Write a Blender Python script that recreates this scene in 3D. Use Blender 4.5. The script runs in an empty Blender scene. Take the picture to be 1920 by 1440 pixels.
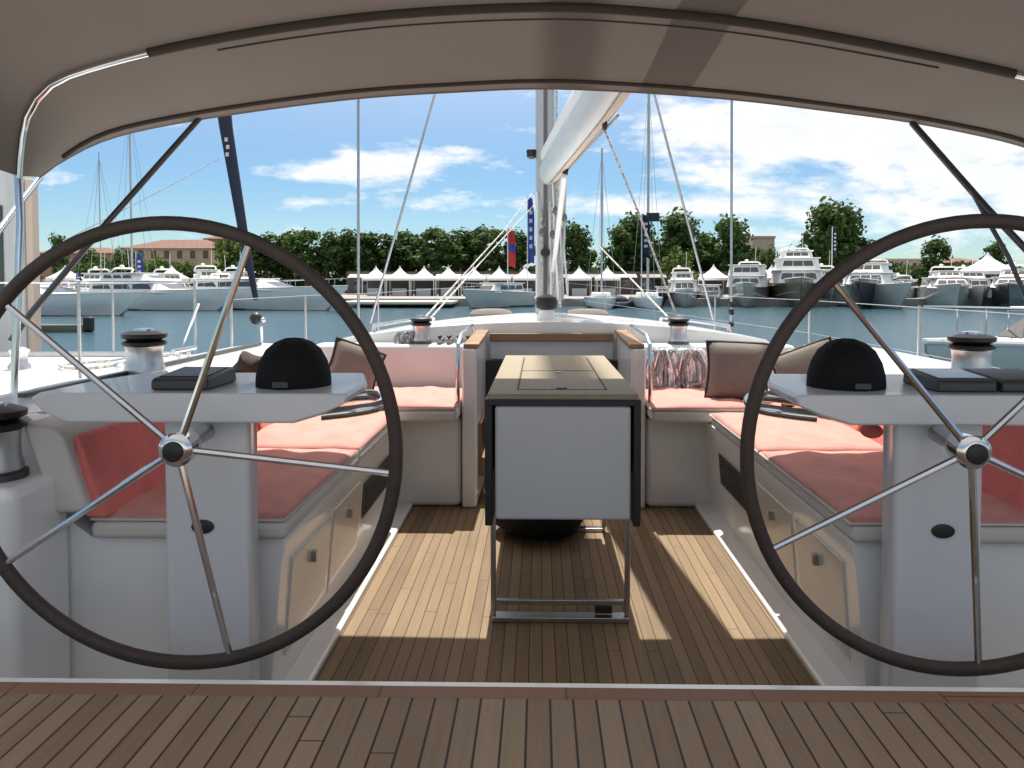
import bpy, math, random
from mathutils import Vector, Matrix
random.seed(7)
S = bpy.context.scene
COL = S.collection
R = math.radians

# ------------------------------------------------------------------ camera
FPX = 1450.0; YAW = R(1.1); PITCH = R(2.0); CAM = Vector((0, 0, 1.15))
VPX, VPY = 1011.0, 530.0
fw = Vector((-math.sin(YAW)*math.cos(PITCH), math.cos(YAW)*math.cos(PITCH), -math.sin(PITCH)))
rt = Vector((math.cos(YAW), math.sin(YAW), 0))
up = rt.cross(fw)
ax = Vector((0, 1, 0))
SX = (960 + FPX*ax.dot(rt)/ax.dot(fw) - VPX)/1920.0
SY = (VPY - 720 + FPX*ax.dot(up)/ax.dot(fw))/1920.0
cd = bpy.data.cameras.new('camera'); cam = bpy.data.objects.new('camera', cd); COL.objects.link(cam)
cd.sensor_width = 36; cd.lens = FPX/1920*36; cd.shift_x = SX; cd.shift_y = SY
cd.clip_start = .05; cd.clip_end = 5000
cam.location = CAM
cam.matrix_world = Matrix.Translation(CAM) @ Matrix((rt, up, -fw)).transposed().to_4x4()
S.camera = cam
def ray(px, py):
    a = (px - 960 + SX*1920)/FPX; b = (720 - py + SY*1920)/FPX
    return fw + rt*a + up*b
def W(px, py, Y):
    d = ray(px, py); return CAM + d*(Y/d.y)
def Wz(px, py, z):
    d = ray(px, py); return CAM + d*((z-CAM.z)/d.z)

# ------------------------------------------------------------------ light
SUN_EL, SUN_AZ = R(66), R(-0.6)      # azimuth from +Y towards +X
w = bpy.data.worlds.new('World'); S.world = w; w.use_nodes = True
nt = w.node_tree; nt.nodes.clear()
def N(t, **k):
    n = nt.nodes.new(t)
    for a, b in k.items(): setattr(n, a, b)
    return n
def mth(op, a, b=None, c=None, clamp=False):
    n = nt.nodes.new('ShaderNodeMath'); n.operation = op; n.use_clamp = clamp
    for i, v in enumerate((a, b, c)):
        if v is None: continue
        if isinstance(v, (int, float)): n.inputs[i].default_value = v
        else: nt.links.new(v, n.inputs[i])
    return n.outputs[0]
sky = N('ShaderNodeTexSky'); sky.sky_type = 'NISHITA'; sky.sun_disc = False
sky.sun_elevation = SUN_EL; sky.sun_rotation = SUN_AZ; sky.air_density = 1.0; sky.dust_density = .15; sky.ozone_density = 3.5
bg = N('ShaderNodeBackground'); bg.inputs[1].default_value = .115
out = N('ShaderNodeOutputWorld')
tc = N('ShaderNodeTexCoord'); sp = N('ShaderNodeSeparateXYZ'); nt.links.new(tc.outputs['Generated'], sp.inputs[0])
X, Y, Z = sp.outputs
yy = mth('MAXIMUM', mth('ABSOLUTE', Y), .15)
u = mth('DIVIDE', X, yy); v = mth('DIVIDE', Z, yy)
def gauss(u0, v0, su, sv, amp):
    a = mth('POWER', mth('ABSOLUTE', mth('DIVIDE', mth('SUBTRACT', u, u0), su)), 2.0)
    b = mth('POWER', mth('ABSOLUTE', mth('DIVIDE', mth('SUBTRACT', v, v0), sv)), 2.0)
    e = mth('POWER', 2.718, mth('MULTIPLY', mth('ADD', a, b), -1.0))
    return mth('MULTIPLY', e, amp)
cv = N('ShaderNodeCombineXYZ'); nt.links.new(mth('MULTIPLY', u, 4.2), cv.inputs[0]); nt.links.new(mth('MULTIPLY', v, 15.0), cv.inputs[1])
n1 = N('ShaderNodeTexNoise'); n1.inputs['Scale'].default_value = 1.6; n1.inputs['Detail'].default_value = 9; n1.inputs['Roughness'].default_value = .6
nt.links.new(cv.outputs[0], n1.inputs['Vector'])
cv2 = N('ShaderNodeCombineXYZ'); nt.links.new(mth('MULTIPLY', u, 9.0), cv2.inputs[0]); nt.links.new(mth('MULTIPLY', v, 22.0), cv2.inputs[1])
n2 = N('ShaderNodeTexNoise'); n2.inputs['Scale'].default_value = 1.5; n2.inputs['Detail'].default_value = 8; n2.inputs['Roughness'].default_value = .62
nt.links.new(cv2.outputs[0], n2.inputs['Vector'])
f = n1.outputs[0]
for g in [(-.21, .147, .12, .028, .33), (-.15, .163, .06, .022, .22), (-.28, .140, .06, .012, .17), (-.255, .172, .03, .014, .12), (-.29, .104, .05, .010, .22), (-.37, .145, .05, .014, .13), (-.42, .20, .12, .02, .10),
          (.42, .19, .32, .055, .50), (.62, .10, .36, .060, .40), (.10, .098, .26, .016, .34), (.22, .205, .10, .018, .26), (-.02, .245, .06, .012, .25), (.0, .052, .5, .014, .12)]:
    f = mth('ADD', f, gauss(*g))
f = mth('ADD', f, mth('MULTIPLY', mth('SUBTRACT', n2.outputs[0], .5), .75))
dens = mth('MULTIPLY', mth('SUBTRACT', f, .66), 4.2, clamp=True)
dens = mth('MULTIPLY', dens, .93)
mix = N('ShaderNodeMix'); mix.data_type = 'RGBA'
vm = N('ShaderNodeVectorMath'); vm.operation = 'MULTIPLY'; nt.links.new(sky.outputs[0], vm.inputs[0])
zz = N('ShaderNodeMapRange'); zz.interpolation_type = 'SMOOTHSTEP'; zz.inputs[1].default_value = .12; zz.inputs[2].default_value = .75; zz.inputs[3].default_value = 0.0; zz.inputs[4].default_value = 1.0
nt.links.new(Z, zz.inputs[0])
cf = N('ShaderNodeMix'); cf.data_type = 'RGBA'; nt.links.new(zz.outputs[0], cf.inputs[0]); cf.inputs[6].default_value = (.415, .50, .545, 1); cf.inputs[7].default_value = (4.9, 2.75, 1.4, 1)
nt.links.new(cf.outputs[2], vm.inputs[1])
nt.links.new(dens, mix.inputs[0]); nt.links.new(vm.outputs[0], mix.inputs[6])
shade = mth('MULTIPLY_ADD', n2.outputs[0], 2.4, 3.7)
cc = N('ShaderNodeCombineXYZ'); nt.links.new(shade, cc.inputs[0]); nt.links.new(mth('MULTIPLY', shade, 1.015), cc.inputs[1]); nt.links.new(mth('MULTIPLY', shade, 1.03), cc.inputs[2])
nt.links.new(cc.outputs[0], mix.inputs[7])
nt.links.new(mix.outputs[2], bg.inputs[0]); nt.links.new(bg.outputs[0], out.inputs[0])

sl = bpy.data.lights.new('sun', 'SUN'); sl.energy = 3.7; sl.angle = R(.5); sl.color = (1, .95, .87)
so = bpy.data.objects.new('sun', sl); COL.objects.link(so)
sd = Vector((math.sin(SUN_AZ)*math.cos(SUN_EL), math.cos(SUN_AZ)*math.cos(SUN_EL), math.sin(SUN_EL)))
so.rotation_euler = sd.to_track_quat('Z', 'Y').to_euler()
S.view_settings.view_transform = 'Standard'; S.view_settings.look = 'None'
S.view_settings.gamma = 1; S.view_settings.exposure = 0.9

# ------------------------------------------------------------------ materials
def mat(name, col, rough=.5, metal=0, coat=0, noise=0, nscale=6, bump=0, bscale=40, spec=.5, stretch=None):
    m = bpy.data.materials.new(name); m.use_nodes = True
    t = m.node_tree; p = t.nodes['Principled BSDF']
    p.inputs['Base Color'].default_value = (*col, 1); p.inputs['Roughness'].default_value = rough
    p.inputs['Metallic'].default_value = metal; p.inputs['Coat Weight'].default_value = coat
    p.inputs['Specular IOR Level'].default_value = spec
    tc = t.nodes.new('ShaderNodeTexCoord'); vec = tc.outputs['Object']
    if stretch:
        mp = t.nodes.new('ShaderNodeMapping'); mp.inputs['Scale'].default_value = stretch
        t.links.new(vec, mp.inputs[0]); vec = mp.outputs[0]
    if noise:
        n = t.nodes.new('ShaderNodeTexNoise'); n.inputs['Scale'].default_value = nscale; n.inputs['Detail'].default_value = 5
        t.links.new(vec, n.inputs[0])
        r = t.nodes.new('ShaderNodeMapRange'); r.inputs[1].default_value = .3; r.inputs[2].default_value = .7
        r.inputs[3].default_value = 1-noise; r.inputs[4].default_value = 1+noise
        t.links.new(n.outputs[0], r.inputs[0])
        h = t.nodes.new('ShaderNodeHueSaturation'); h.inputs['Color'].default_value = (*col, 1)
        t.links.new(r.outputs[0], h.inputs['Value']); t.links.new(h.outputs[0], p.inputs['Base Color'])
    if bump:
        n = t.nodes.new('ShaderNodeTexNoise'); n.inputs['Scale'].default_value = bscale; n.inputs['Detail'].default_value = 4
        t.links.new(vec, n.inputs[0])
        b = t.nodes.new('ShaderNodeBump'); b.inputs['Strength'].default_value = bump; b.inputs['Distance'].default_value = .01
        t.links.new(n.outputs[0], b.inputs['Height']); t.links.new(b.outputs[0], p.inputs['Normal'])
    return m
def teak(name, c1, c2, pitch, off=0.0, lines=True, axis=0, linew=.09):
    m = bpy.data.materials.new(name); m.use_nodes = True
    t = m.node_tree; p = t.nodes['Principled BSDF']; L = t.links.new
    def mm(op, a, b=None):
        n = t.nodes.new('ShaderNodeMath'); n.operation = op
        for i, q in enumerate((a, b)):
            if q is None: continue
            if isinstance(q, (int, float)): n.inputs[i].default_value = q
            else: L(q, n.inputs[i])
        return n.outputs[0]
    geo = t.nodes.new('ShaderNodeNewGeometry'); s = t.nodes.new('ShaderNodeSeparateXYZ'); L(geo.outputs['Position'], s.inputs[0])
    a = mm('DIVIDE', mm('ADD', s.outputs[axis], off+50), pitch)
    idx = mm('FLOOR', a); fr = mm('FRACT', a)
    wn = t.nodes.new('ShaderNodeTexWhiteNoise'); wn.noise_dimensions = '1D'; L(idx, wn.inputs['W'])
    cb = t.nodes.new('ShaderNodeCombineXYZ')
    L(mm('MULTIPLY', s.outputs[axis], 90), cb.inputs[0]); L(mm('ADD', mm('MULTIPLY', s.outputs[1-axis], 3.0), mm('MULTIPLY', wn.outputs[0], 37)), cb.inputs[1])
    n = t.nodes.new('ShaderNodeTexNoise'); n.inputs['Scale'].default_value = 1; n.inputs['Detail'].default_value = 6; L(cb.outputs[0], n.inputs[0])
    n3 = t.nodes.new('ShaderNodeTexNoise'); n3.inputs['Scale'].default_value = 3.0; n3.inputs['Detail'].default_value = 3; L(geo.outputs['Position'], n3.inputs[0])
    val = mm('ADD', mm('ADD', mm('MULTIPLY', wn.outputs[0], .55), mm('MULTIPLY', n.outputs[0], .7)), mm('MULTIPLY', n3.outputs[0], .5))
    mr = t.nodes.new('ShaderNodeMapRange'); mr.inputs[1].default_value = .35; mr.inputs[2].default_value = 1.35; L(val, mr.inputs[0])
    mx = t.nodes.new('ShaderNodeMix'); mx.data_type = 'RGBA'; L(mr.outputs[0], mx.inputs[0])
    mx.inputs[6].default_value = (*c1, 1); mx.inputs[7].default_value = (*c2, 1)
    col = mx.outputs[2]
    if lines:
        jt = mm('LESS_THAN', mm('FRACT', mm('ADD', mm('DIVIDE', mm('ADD', s.outputs[1-axis], 50), 1.35), mm('MULTIPLY', wn.outputs[0], 7.3))), .0022)
        ln = mm('MAXIMUM', mm('LESS_THAN', fr, linew), jt)
        m2 = t.nodes.new('ShaderNodeMix'); m2.data_type = 'RGBA'; L(ln, m2.inputs[0]); L(col, m2.inputs[6]); m2.inputs[7].default_value = (.035, .027, .02, 1)
        col = m2.outputs[2]
        b = t.nodes.new('ShaderNodeBump'); b.inputs['Strength'].default_value = .5; b.inputs['Distance'].default_value = .002; b.invert = True
        L(ln, b.inputs['Height']); L(b.outputs[0], p.inputs['Normal'])
    L(col, p.inputs['Base Color']); p.inputs['Roughness'].default_value = .62; p.inputs['Specular IOR Level'].default_value = .35
    return m
M = dict(
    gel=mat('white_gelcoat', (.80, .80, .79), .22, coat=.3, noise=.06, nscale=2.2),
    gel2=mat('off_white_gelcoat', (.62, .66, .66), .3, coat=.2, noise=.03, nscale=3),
    nonskid=mat('nonskid_deck', (.78, .78, .76), .7, noise=.04, nscale=30, bump=.4, bscale=300),
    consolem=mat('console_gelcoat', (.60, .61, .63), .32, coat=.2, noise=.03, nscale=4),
    locker=mat('locker_teak_reflection', (.66, .61, .54), .3, coat=.3, noise=.06, nscale=3),  # beige tint paints the teak's reflection into white locker doors
    sole=teak('teak_sole', (.140, .090, .050), (.285, .200, .112), .0408, .012, linew=.075),
    bench=teak('teak_bench', (.185, .118, .075), (.33, .235, .155), .0425, .004, linew=.1),
    trim=teak('teak_trim', (.20, .105, .065), (.27, .15, .10), .35, 0, lines=True, axis=0, linew=.006),
    wood=teak('varnished_teak', (.20, .12, .065), (.34, .22, .13), .05, 0, lines=False, axis=1),
    tabletop=teak('table_teak', (.25, .21, .14), (.35, .30, .205), .12, 0, lines=False, axis=0),
    seat=mat('salmon_fabric', (.80, .37, .315), .85, noise=.09, nscale=11, bump=.9, bscale=260),
    back=mat('coral_fabric', (.90, .235, .20), .85, noise=.09, nscale=11, bump=.8, bscale=260),
    cushw=mat('white_cushion_side', (.60, .57, .54), .7, noise=.05, nscale=5),
    chrome=mat('stainless', (.66, .66, .67), .13, metal=1, noise=.06, nscale=20),
    drum=mat('satin_drum', (.60, .60, .62), .32, metal=.85, noise=.05),
    steel=mat('brushed_steel', (.45, .45, .46), .3, metal=1, noise=.1, nscale=25),
    dsteel=mat('dark_anodised', (.10, .10, .105), .35, metal=.8, noise=.1),
    black=mat('black_plastic', (.012, .012, .013), .45, noise=.1, nscale=20),
    fblack=mat('black_canvas', (.008, .008, .009), .75, noise=.2, nscale=20, bump=.5, bscale=120, spec=.2),
    leather=mat('brown_leather', (.045, .031, .024), .6, noise=.15, nscale=14, bump=.3, bscale=220),
    grey=mat('grey_plastic', (.035, .036, .038), .4, noise=.06),
    grille=mat('grille_grey', (.045, .045, .045), .55, noise=.15, nscale=60),
    panel=mat('table_panel', (.56, .57, .585), .33, coat=.15, noise=.03, nscale=3),
    bimside=mat('dark_seam', (.045, .034, .028), .8),
    pillow=mat('taupe_fabric', (.215, .19, .165), .9, noise=.08, nscale=9, bump=.4, bscale=500),
    piping=mat('dark_piping', (.03, .025, .022), .8),
    sail=mat('boom_cover', (.50, .55, .58), .5, noise=.06, nscale=3, stretch=(4, .6, 4)),
    alu=mat('mast_aluminium', (.48, .49, .49), .4, metal=.35, noise=.07, nscale=5, stretch=(3, 3, .5)),
    alud=mat('mast_track', (.13, .13, .13), .5, metal=.3),
    rope=mat('rope', (.50, .49, .46), .8, noise=.6, nscale=45),
    coil=mat('coil_rope', (.80, .92, .97), .32, metal=.65, noise=.35, nscale=50),
    roped=mat('dark_rope', (.30, .31, .34), .8, noise=.6, nscale=120),
    navy=mat('navy_canvas', (.008, .012, .04), .7, noise=.25, nscale=8),
    blue=mat('blue_cloth', (.035, .06, .30), .8, noise=.15, nscale=5),
    red=mat('red_cloth', (.45, .03, .03), .8, noise=.15, nscale=5),
    white=mat('white_paint', (.76, .76, .75), .45, noise=.04, nscale=1.5),
    tent=mat('white_tent', (.78, .78, .77), .7, noise=.03, nscale=1),
    hulld=mat('dark_hull', (.03, .035, .045), .15, coat=.4, noise=.1, nscale=.5),
    hullg=mat('grey_hull', (.42, .46, .46), .2, coat=.3, noise=.08, nscale=.6),
    hullo=mat('olive_hull', (.19, .18, .13), .25, coat=.3, noise=.1, nscale=.6),
    hullw=mat('white_hull', (.70, .72, .72), .2, coat=.3, noise=.05, nscale=.6),
    glass=mat('tinted_glass', (.02, .026, .03), .06, coat=.5, spec=.8, noise=.1),
    quay=mat('quay_stone', (.28, .27, .25), .85, noise=.2, nscale=.8, bump=.6, bscale=3),
    pave=mat('promenade', (.50, .47, .42), .9, noise=.12, nscale=.3),
    dirt=mat('land', (.20, .19, .14), .95, noise=.25, nscale=.05),
    bark=mat('bark', (.10, .075, .055), .9, noise=.3, nscale=3),
    plaster=mat('ochre_plaster', (.46, .35, .25), .9, noise=.12, nscale=.3),
    plaster2=mat('brown_plaster', (.34, .21, .16), .9, noise=.12, nscale=.3),
    beige=mat('beige_render', (.55, .45, .38), .9, noise=.1, nscale=.3),
    roof=mat('terracotta', (.17, .085, .062), .85, noise=.25, nscale=1.2, stretch=(3, 1, 1)),
    shut=mat('shutters', (.10, .085, .08), .7, noise=.1),
    brown=mat('brown_cloth', (.05, .03, .02), .85, noise=.3, nscale=12),
    pillar=mat('pillar_paint', (.50, .52, .52), .45, noise=.12, nscale=1.2, stretch=(8, 8, .4)),
    orange=mat('red_plastic', (.60, .05, .03), .4),
    screen=mat('screen_cover', (.09, .12, .17), .3, coat=.3, noise=.1),
)
def leafmat(name, a, b):
    m = bpy.data.materials.new(name); m.use_nodes = True; t = m.node_tree; p = t.nodes['Principled BSDF']
    g = t.nodes.new('ShaderNodeNewGeometry'); r = t.nodes.new('ShaderNodeValToRGB')
    r.color_ramp.elements[0].color = (*a, 1); r.color_ramp.elements[1].color = (*b, 1)
    oi = t.nodes.new('ShaderNodeObjectInfo'); am = t.nodes.new('ShaderNodeMath'); am.operation = 'MULTIPLY_ADD'; am.inputs[1].default_value = .55
    om = t.nodes.new('ShaderNodeMath'); om.operation = 'MULTIPLY'; om.inputs[1].default_value = .45
    t.links.new(oi.outputs['Random'], om.inputs[0]); t.links.new(g.outputs['Random Per Island'], am.inputs[0]); t.links.new(om.outputs[0], am.inputs[2]); t.links.new(am.outputs[0], r.inputs[0]); t.links.new(r.outputs[0], p.inputs['Base Color'])
    p.inputs['Roughness'].default_value = .75; p.inputs['Specular IOR Level'].default_value = .25
    tr = t.nodes.new('ShaderNodeBsdfTranslucent'); t.links.new(r.outputs[0], tr.inputs[0])
    mx = t.nodes.new('ShaderNodeMixShader'); mx.inputs[0].default_value = .3
    o = t.nodes['Material Output']; t.links.new(p.outputs[0], mx.inputs[1]); t.links.new(tr.outputs[0], mx.inputs[2]); t.links.new(mx.outputs[0], o.inputs[0])
    return m
M['leaf'] = leafmat('leaves_dark', (.020, .048, .012), (.095, .165, .042))
M['leaf2'] = leafmat('leaves_light', (.04, .08, .015), (.12, .18, .04))
def fabric_translucent():
    m = bpy.data.materials.new('bimini_canvas'); m.use_nodes = True; t = m.node_tree; p = t.nodes['Principled BSDF']
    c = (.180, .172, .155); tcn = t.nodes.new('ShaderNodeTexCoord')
    n = t.nodes.new('ShaderNodeTexNoise'); n.inputs['Scale'].default_value = 1.6; n.inputs['Detail'].default_value = 4; t.links.new(tcn.outputs['Object'], n.inputs[0])
    h = t.nodes.new('ShaderNodeHueSaturation'); h.inputs['Color'].default_value = (*c, 1)
    r = t.nodes.new('ShaderNodeMapRange'); r.inputs[1].default_value = .3; r.inputs[2].default_value = .7; r.inputs[3].default_value = .92; r.inputs[4].default_value = 1.08
    t.links.new(n.outputs[0], r.inputs[0]); t.links.new(r.outputs[0], h.inputs['Value']); t.links.new(h.outputs[0], p.inputs['Base Color'])
    p.inputs['Roughness'].default_value = .9; p.inputs['Specular IOR Level'].default_value = .1
    n9 = t.nodes.new('ShaderNodeTexNoise'); n9.inputs['Scale'].default_value = 3.5; n9.inputs['Detail'].default_value = 3; t.links.new(tcn.outputs['Object'], n9.inputs[0])
    b9 = t.nodes.new('ShaderNodeBump'); b9.inputs['Strength'].default_value = .5; b9.inputs['Distance'].default_value = .02; t.links.new(n9.outputs[0], b9.inputs['Height']); t.links.new(b9.outputs[0], p.inputs['Normal'])
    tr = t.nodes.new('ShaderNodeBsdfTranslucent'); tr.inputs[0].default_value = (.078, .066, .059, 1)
    mx = t.nodes.new('ShaderNodeMixShader'); mx.inputs[0].default_value = .3
    o = t.nodes['Material Output']; t.links.new(p.outputs[0], mx.inputs[1]); t.links.new(tr.outputs[0], mx.inputs[2]); t.links.new(mx.outputs[0], o.inputs[0])
    return m
M['canvas'] = fabric_translucent()
def watermat():
    m = bpy.data.materials.new('harbour_water'); m.use_nodes = True; t = m.node_tree; p = t.nodes['Principled BSDF']
    p.inputs['Base Color'].default_value = (.032, .085, .11, 1); p.inputs['Roughness'].default_value = .12; p.inputs['IOR'].default_value = 1.33
    g = t.nodes.new('ShaderNodeNewGeometry'); mp = t.nodes.new('ShaderNodeMapping'); mp.inputs['Scale'].default_value = (.4, 1.1, 1)
    t.links.new(g.outputs['Position'], mp.inputs[0])
    n = t.nodes.new('ShaderNodeTexNoise'); n.inputs['Scale'].default_value = 1.7; n.inputs['Detail'].default_value = 8; n.inputs['Roughness'].default_value = .6
    t.links.new(mp.outputs[0], n.inputs[0])
    b = t.nodes.new('ShaderNodeBump'); b.inputs['Strength'].default_value = 1.0; b.inputs['Distance'].default_value = .13
    t.links.new(n.outputs[0], b.inputs['Height']); t.links.new(b.outputs[0], p.inputs['Normal'])
    return m
M['water'] = watermat()

# ------------------------------------------------------------------ mesh helpers
def cr(pts, n):      # catmull-rom resample by arc length -> n points
    P = [Vector(p) for p in pts]; out = []
    E = [P[0]*2-P[1]] + P + [P[-1]*2-P[-2]]
    for i in range(1, len(E)-2):
        for k in range(12):
            s = k/12; a, b, c, d = E[i-1:i+3]
            out.append(.5*((2*b)+(c-a)*s+(2*a-5*b+4*c-d)*s*s+(-a+3*b-3*c+d)*s**3))
    out.append(P[-1])
    L = [0]
    for i in range(1, len(out)): L.append(L[-1]+(out[i]-out[i-1]).length)
    res = []; j = 0
    for k in range(n):
        t = L[-1]*k/(n-1)
        while j < len(L)-2 and L[j+1] < t: j += 1
        s = (t-L[j])/max(1e-9, L[j+1]-L[j]); res.append(out[j].lerp(out[j+1], min(1, s)))
    return res
class MB:
    def __init__(s): s.v = []; s.f = []
    def add(s, vs, fs):
        o = len(s.v); s.v += [Vector(x) for x in vs]; s.f += [tuple(i+o for i in q) for q in fs]; return s
    def box(s, x0, x1, y0, y1, z0, z1):
        return s.add([(x0,y0,z0),(x1,y0,z0),(x1,y1,z0),(x0,y1,z0),(x0,y0,z1),(x1,y0,z1),(x1,y1,z1),(x0,y1,z1)],
                     [(0,3,2,1),(4,5,6,7),(0,1,5,4),(1,2,6,5),(2,3,7,6),(3,0,4,7)])
    def loft(s, secs, closed=True, caps=True):
        n = len(secs[0]); vs = [p for q in secs for p in q]; fs = []
        for i in range(len(secs)-1):
            for j in range(n if closed else n-1):
                k = (j+1) % n; fs.append((i*n+j, i*n+k, (i+1)*n+k, (i+1)*n+j))
        if caps and closed:
            fs.append(tuple(range(n-1, -1, -1))); fs.append(tuple((len(secs)-1)*n+i for i in range(n)))
        return s.add(vs, fs)
    def prism(s, poly, axis, a, b):     # poly 2D extruded along axis
        def mk(p, t):
            q = list(p); q.insert(axis, t); return q
        return s.loft([[mk(p, a) for p in poly], [mk(p, b) for p in poly]])
    def tube(s, pts, r, n=10, closed=False, caps=True):
        P = [Vector(p) for p in pts]; m = len(P); secs = []; up0 = None
        rs = r if isinstance(r, (list, tuple)) else [r]*m
        for i in range(m):
            if closed: t = P[(i+1) % m]-P[i-1]
            else: t = P[min(i+1, m-1)]-P[max(i-1, 0)]
            t.normalize()
            if up0 is None:
                up0 = Vector((0, 0, 1)) if abs(t.z) < .9 else Vector((1, 0, 0))
            a = t.cross(up0).normalized(); b = a.cross(t).normalized(); up0 = b
            secs.append([P[i]+(a*math.cos(q*2*math.pi/n)+b*math.sin(q*2*math.pi/n))*rs[i] for q in range(n)])
        if closed: secs.append(secs[0])
        return s.loft(secs, caps=caps and not closed)
    def lathe(s, prof, c, axis=(0, 0, 1), n=24):   # prof: (r, h)
        a = Vector(axis).normalized(); u_ = a.orthogonal().normalized(); v_ = a.cross(u_); c = Vector(c)
        return s.loft([[c+a*h+(u_*math.cos(k*2*math.pi/n)+v_*math.sin(k*2*math.pi/n))*r for k in range(n)] for r, h in prof])
    def ball(s, c, rx, ry=None, rz=None, n=16):
        ry = ry or rx; rz = rz or rx; c = Vector(c); secs = []
        for i in range(n//2+1):
            th = math.pi*i/(n//2); rr = max(.02, math.sin(th))
            secs.append([c+Vector((rx*rr*math.cos(k*2*math.pi/n), ry*rr*math.sin(k*2*math.pi/n), -rz*math.cos(th))) for k in range(n)])
        return s.loft(secs)
    def grid(s, secs):
        return s.loft(secs, closed=False, caps=False)
    def xf(s, fn): s.v = [Vector(fn(p)) for p in s.v]; return s
def link(name, mb, m, parent=None, smooth=False, bevel=0, seg=2, origin=None, solid=0, subsurf=0):
    me = bpy.data.meshes.new(name)
    if origin is None:
        if parent is not None: origin = parent['_o'] if '_o' in parent else (0, 0, 0)
        else:
            c = [(min(p[i] for p in mb.v)+max(p[i] for p in mb.v))/2 for i in (0, 1)]; origin = (c[0], c[1], min(p.z for p in mb.v))
    o0 = Vector(origin)
    me.from_pydata([tuple(p-o0) for p in mb.v], [], mb.f); me.update()
    me.materials.append(m)
    ob = bpy.data.objects.new(name, me); COL.objects.link(ob)
    import bmesh
    bm = bmesh.new(); bm.from_mesh(me); bmesh.ops.recalc_face_normals(bm, faces=bm.faces)
    if smooth:
        for f_ in bm.faces: f_.smooth = True
        for e in bm.edges:
            if len(e.link_faces) == 2 and e.calc_face_angle(0) > R(40): e.smooth = False
    bm.to_mesh(me); bm.free()
    if parent is not None:
        ob.parent = parent; PO[ob] = o0
    else: ob.location = o0
    if subsurf:
        q = ob.modifiers.new('s', 'SUBSURF'); q.levels = subsurf; q.render_levels = subsurf
    if solid:
        q = ob.modifiers.new('t', 'SOLIDIFY'); q.thickness = solid; q.offset = 0
    if bevel:
        q = ob.modifiers.new('b', 'BEVEL'); q.width = bevel; q.segments = seg; q.limit_method = 'ANGLE'; q.angle_limit = R(35)
        for f_ in me.polygons: f_.use_smooth = True
        q.harden_normals = True
    return ob
PO = {}; RO = {}
class Thing:
    def __init__(s, name, label, cat, loc, group=None):
        s.o = bpy.data.objects.new(name, None); COL.objects.link(s.o); s.o.empty_display_size = .1
        s.o.location = loc; s.l = Vector(loc); s.o['label'] = label; s.o['category'] = cat
        if group: s.o['group'] = group
    def part(s, name, mb, m, parent=None, **k):
        ob = link(name, mb, m, parent=parent or s.o, origin=s.l, **k)
        return ob
def tag(o, label, cat, group=None, kind=None):
    if label: o['label'] = label; o['category'] = cat
    if group: o['group'] = group
    if kind: o['kind'] = kind
    return o
def solo(name, mb, m, label, cat, group=None, **k):
    return tag(link(name, mb, m, **k), label, cat, group)
def structure(name, mb, m, **k):
    o = link(name, mb, m, **k); o['kind'] = 'structure'; return o
def copytree(o, parent=None):
    c = o.copy(); COL.objects.link(c)
    if parent is not None: c.parent = parent
    for ch in [q for q in bpy.data.objects if q.parent == o]: copytree(ch, c)
    return c
CX = .0735                                     # centreline of the yacht
mir = lambda x: 2*CX - x
def mirror(mb):
    return MB().add([(mir(p.x), p.y, p.z) for p in mb.v], [tuple(reversed(q)) for q in mb.f])

# ------------------------------------------------------------------ water, quay, land
WZ = -1.3
structure('water', MB().add([(-1500,-300,WZ),(1500,-300,WZ),(1500,2500,WZ),(-1500,2500,WZ)], [(0,1,2,3)]), M['water'], origin=(0,0,WZ))
structure('quay', MB().box(-130, 190, 81, 106, -2.5, -.5), M['quay'], bevel=.05)
structure('unseen_bounce_quay', MB().box(-60, 60, -45, -4.2, -2.5, -.25), M['pave'], bevel=.05)  # unseen quay added behind the camera to bounce warm light into the cockpit
structure('promenade', MB().box(-300, 400, 106.01, 700, -2.5, -.42), M['dirt'])
pt = MB().box(-19.5, -8.5, 74.5, 81.0, -.95, -.7)
po = solo('pontoon', pt, M['pave'], 'low pale floating pontoon in front of the row of white tents', 'pontoon', bevel=.03)

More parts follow.
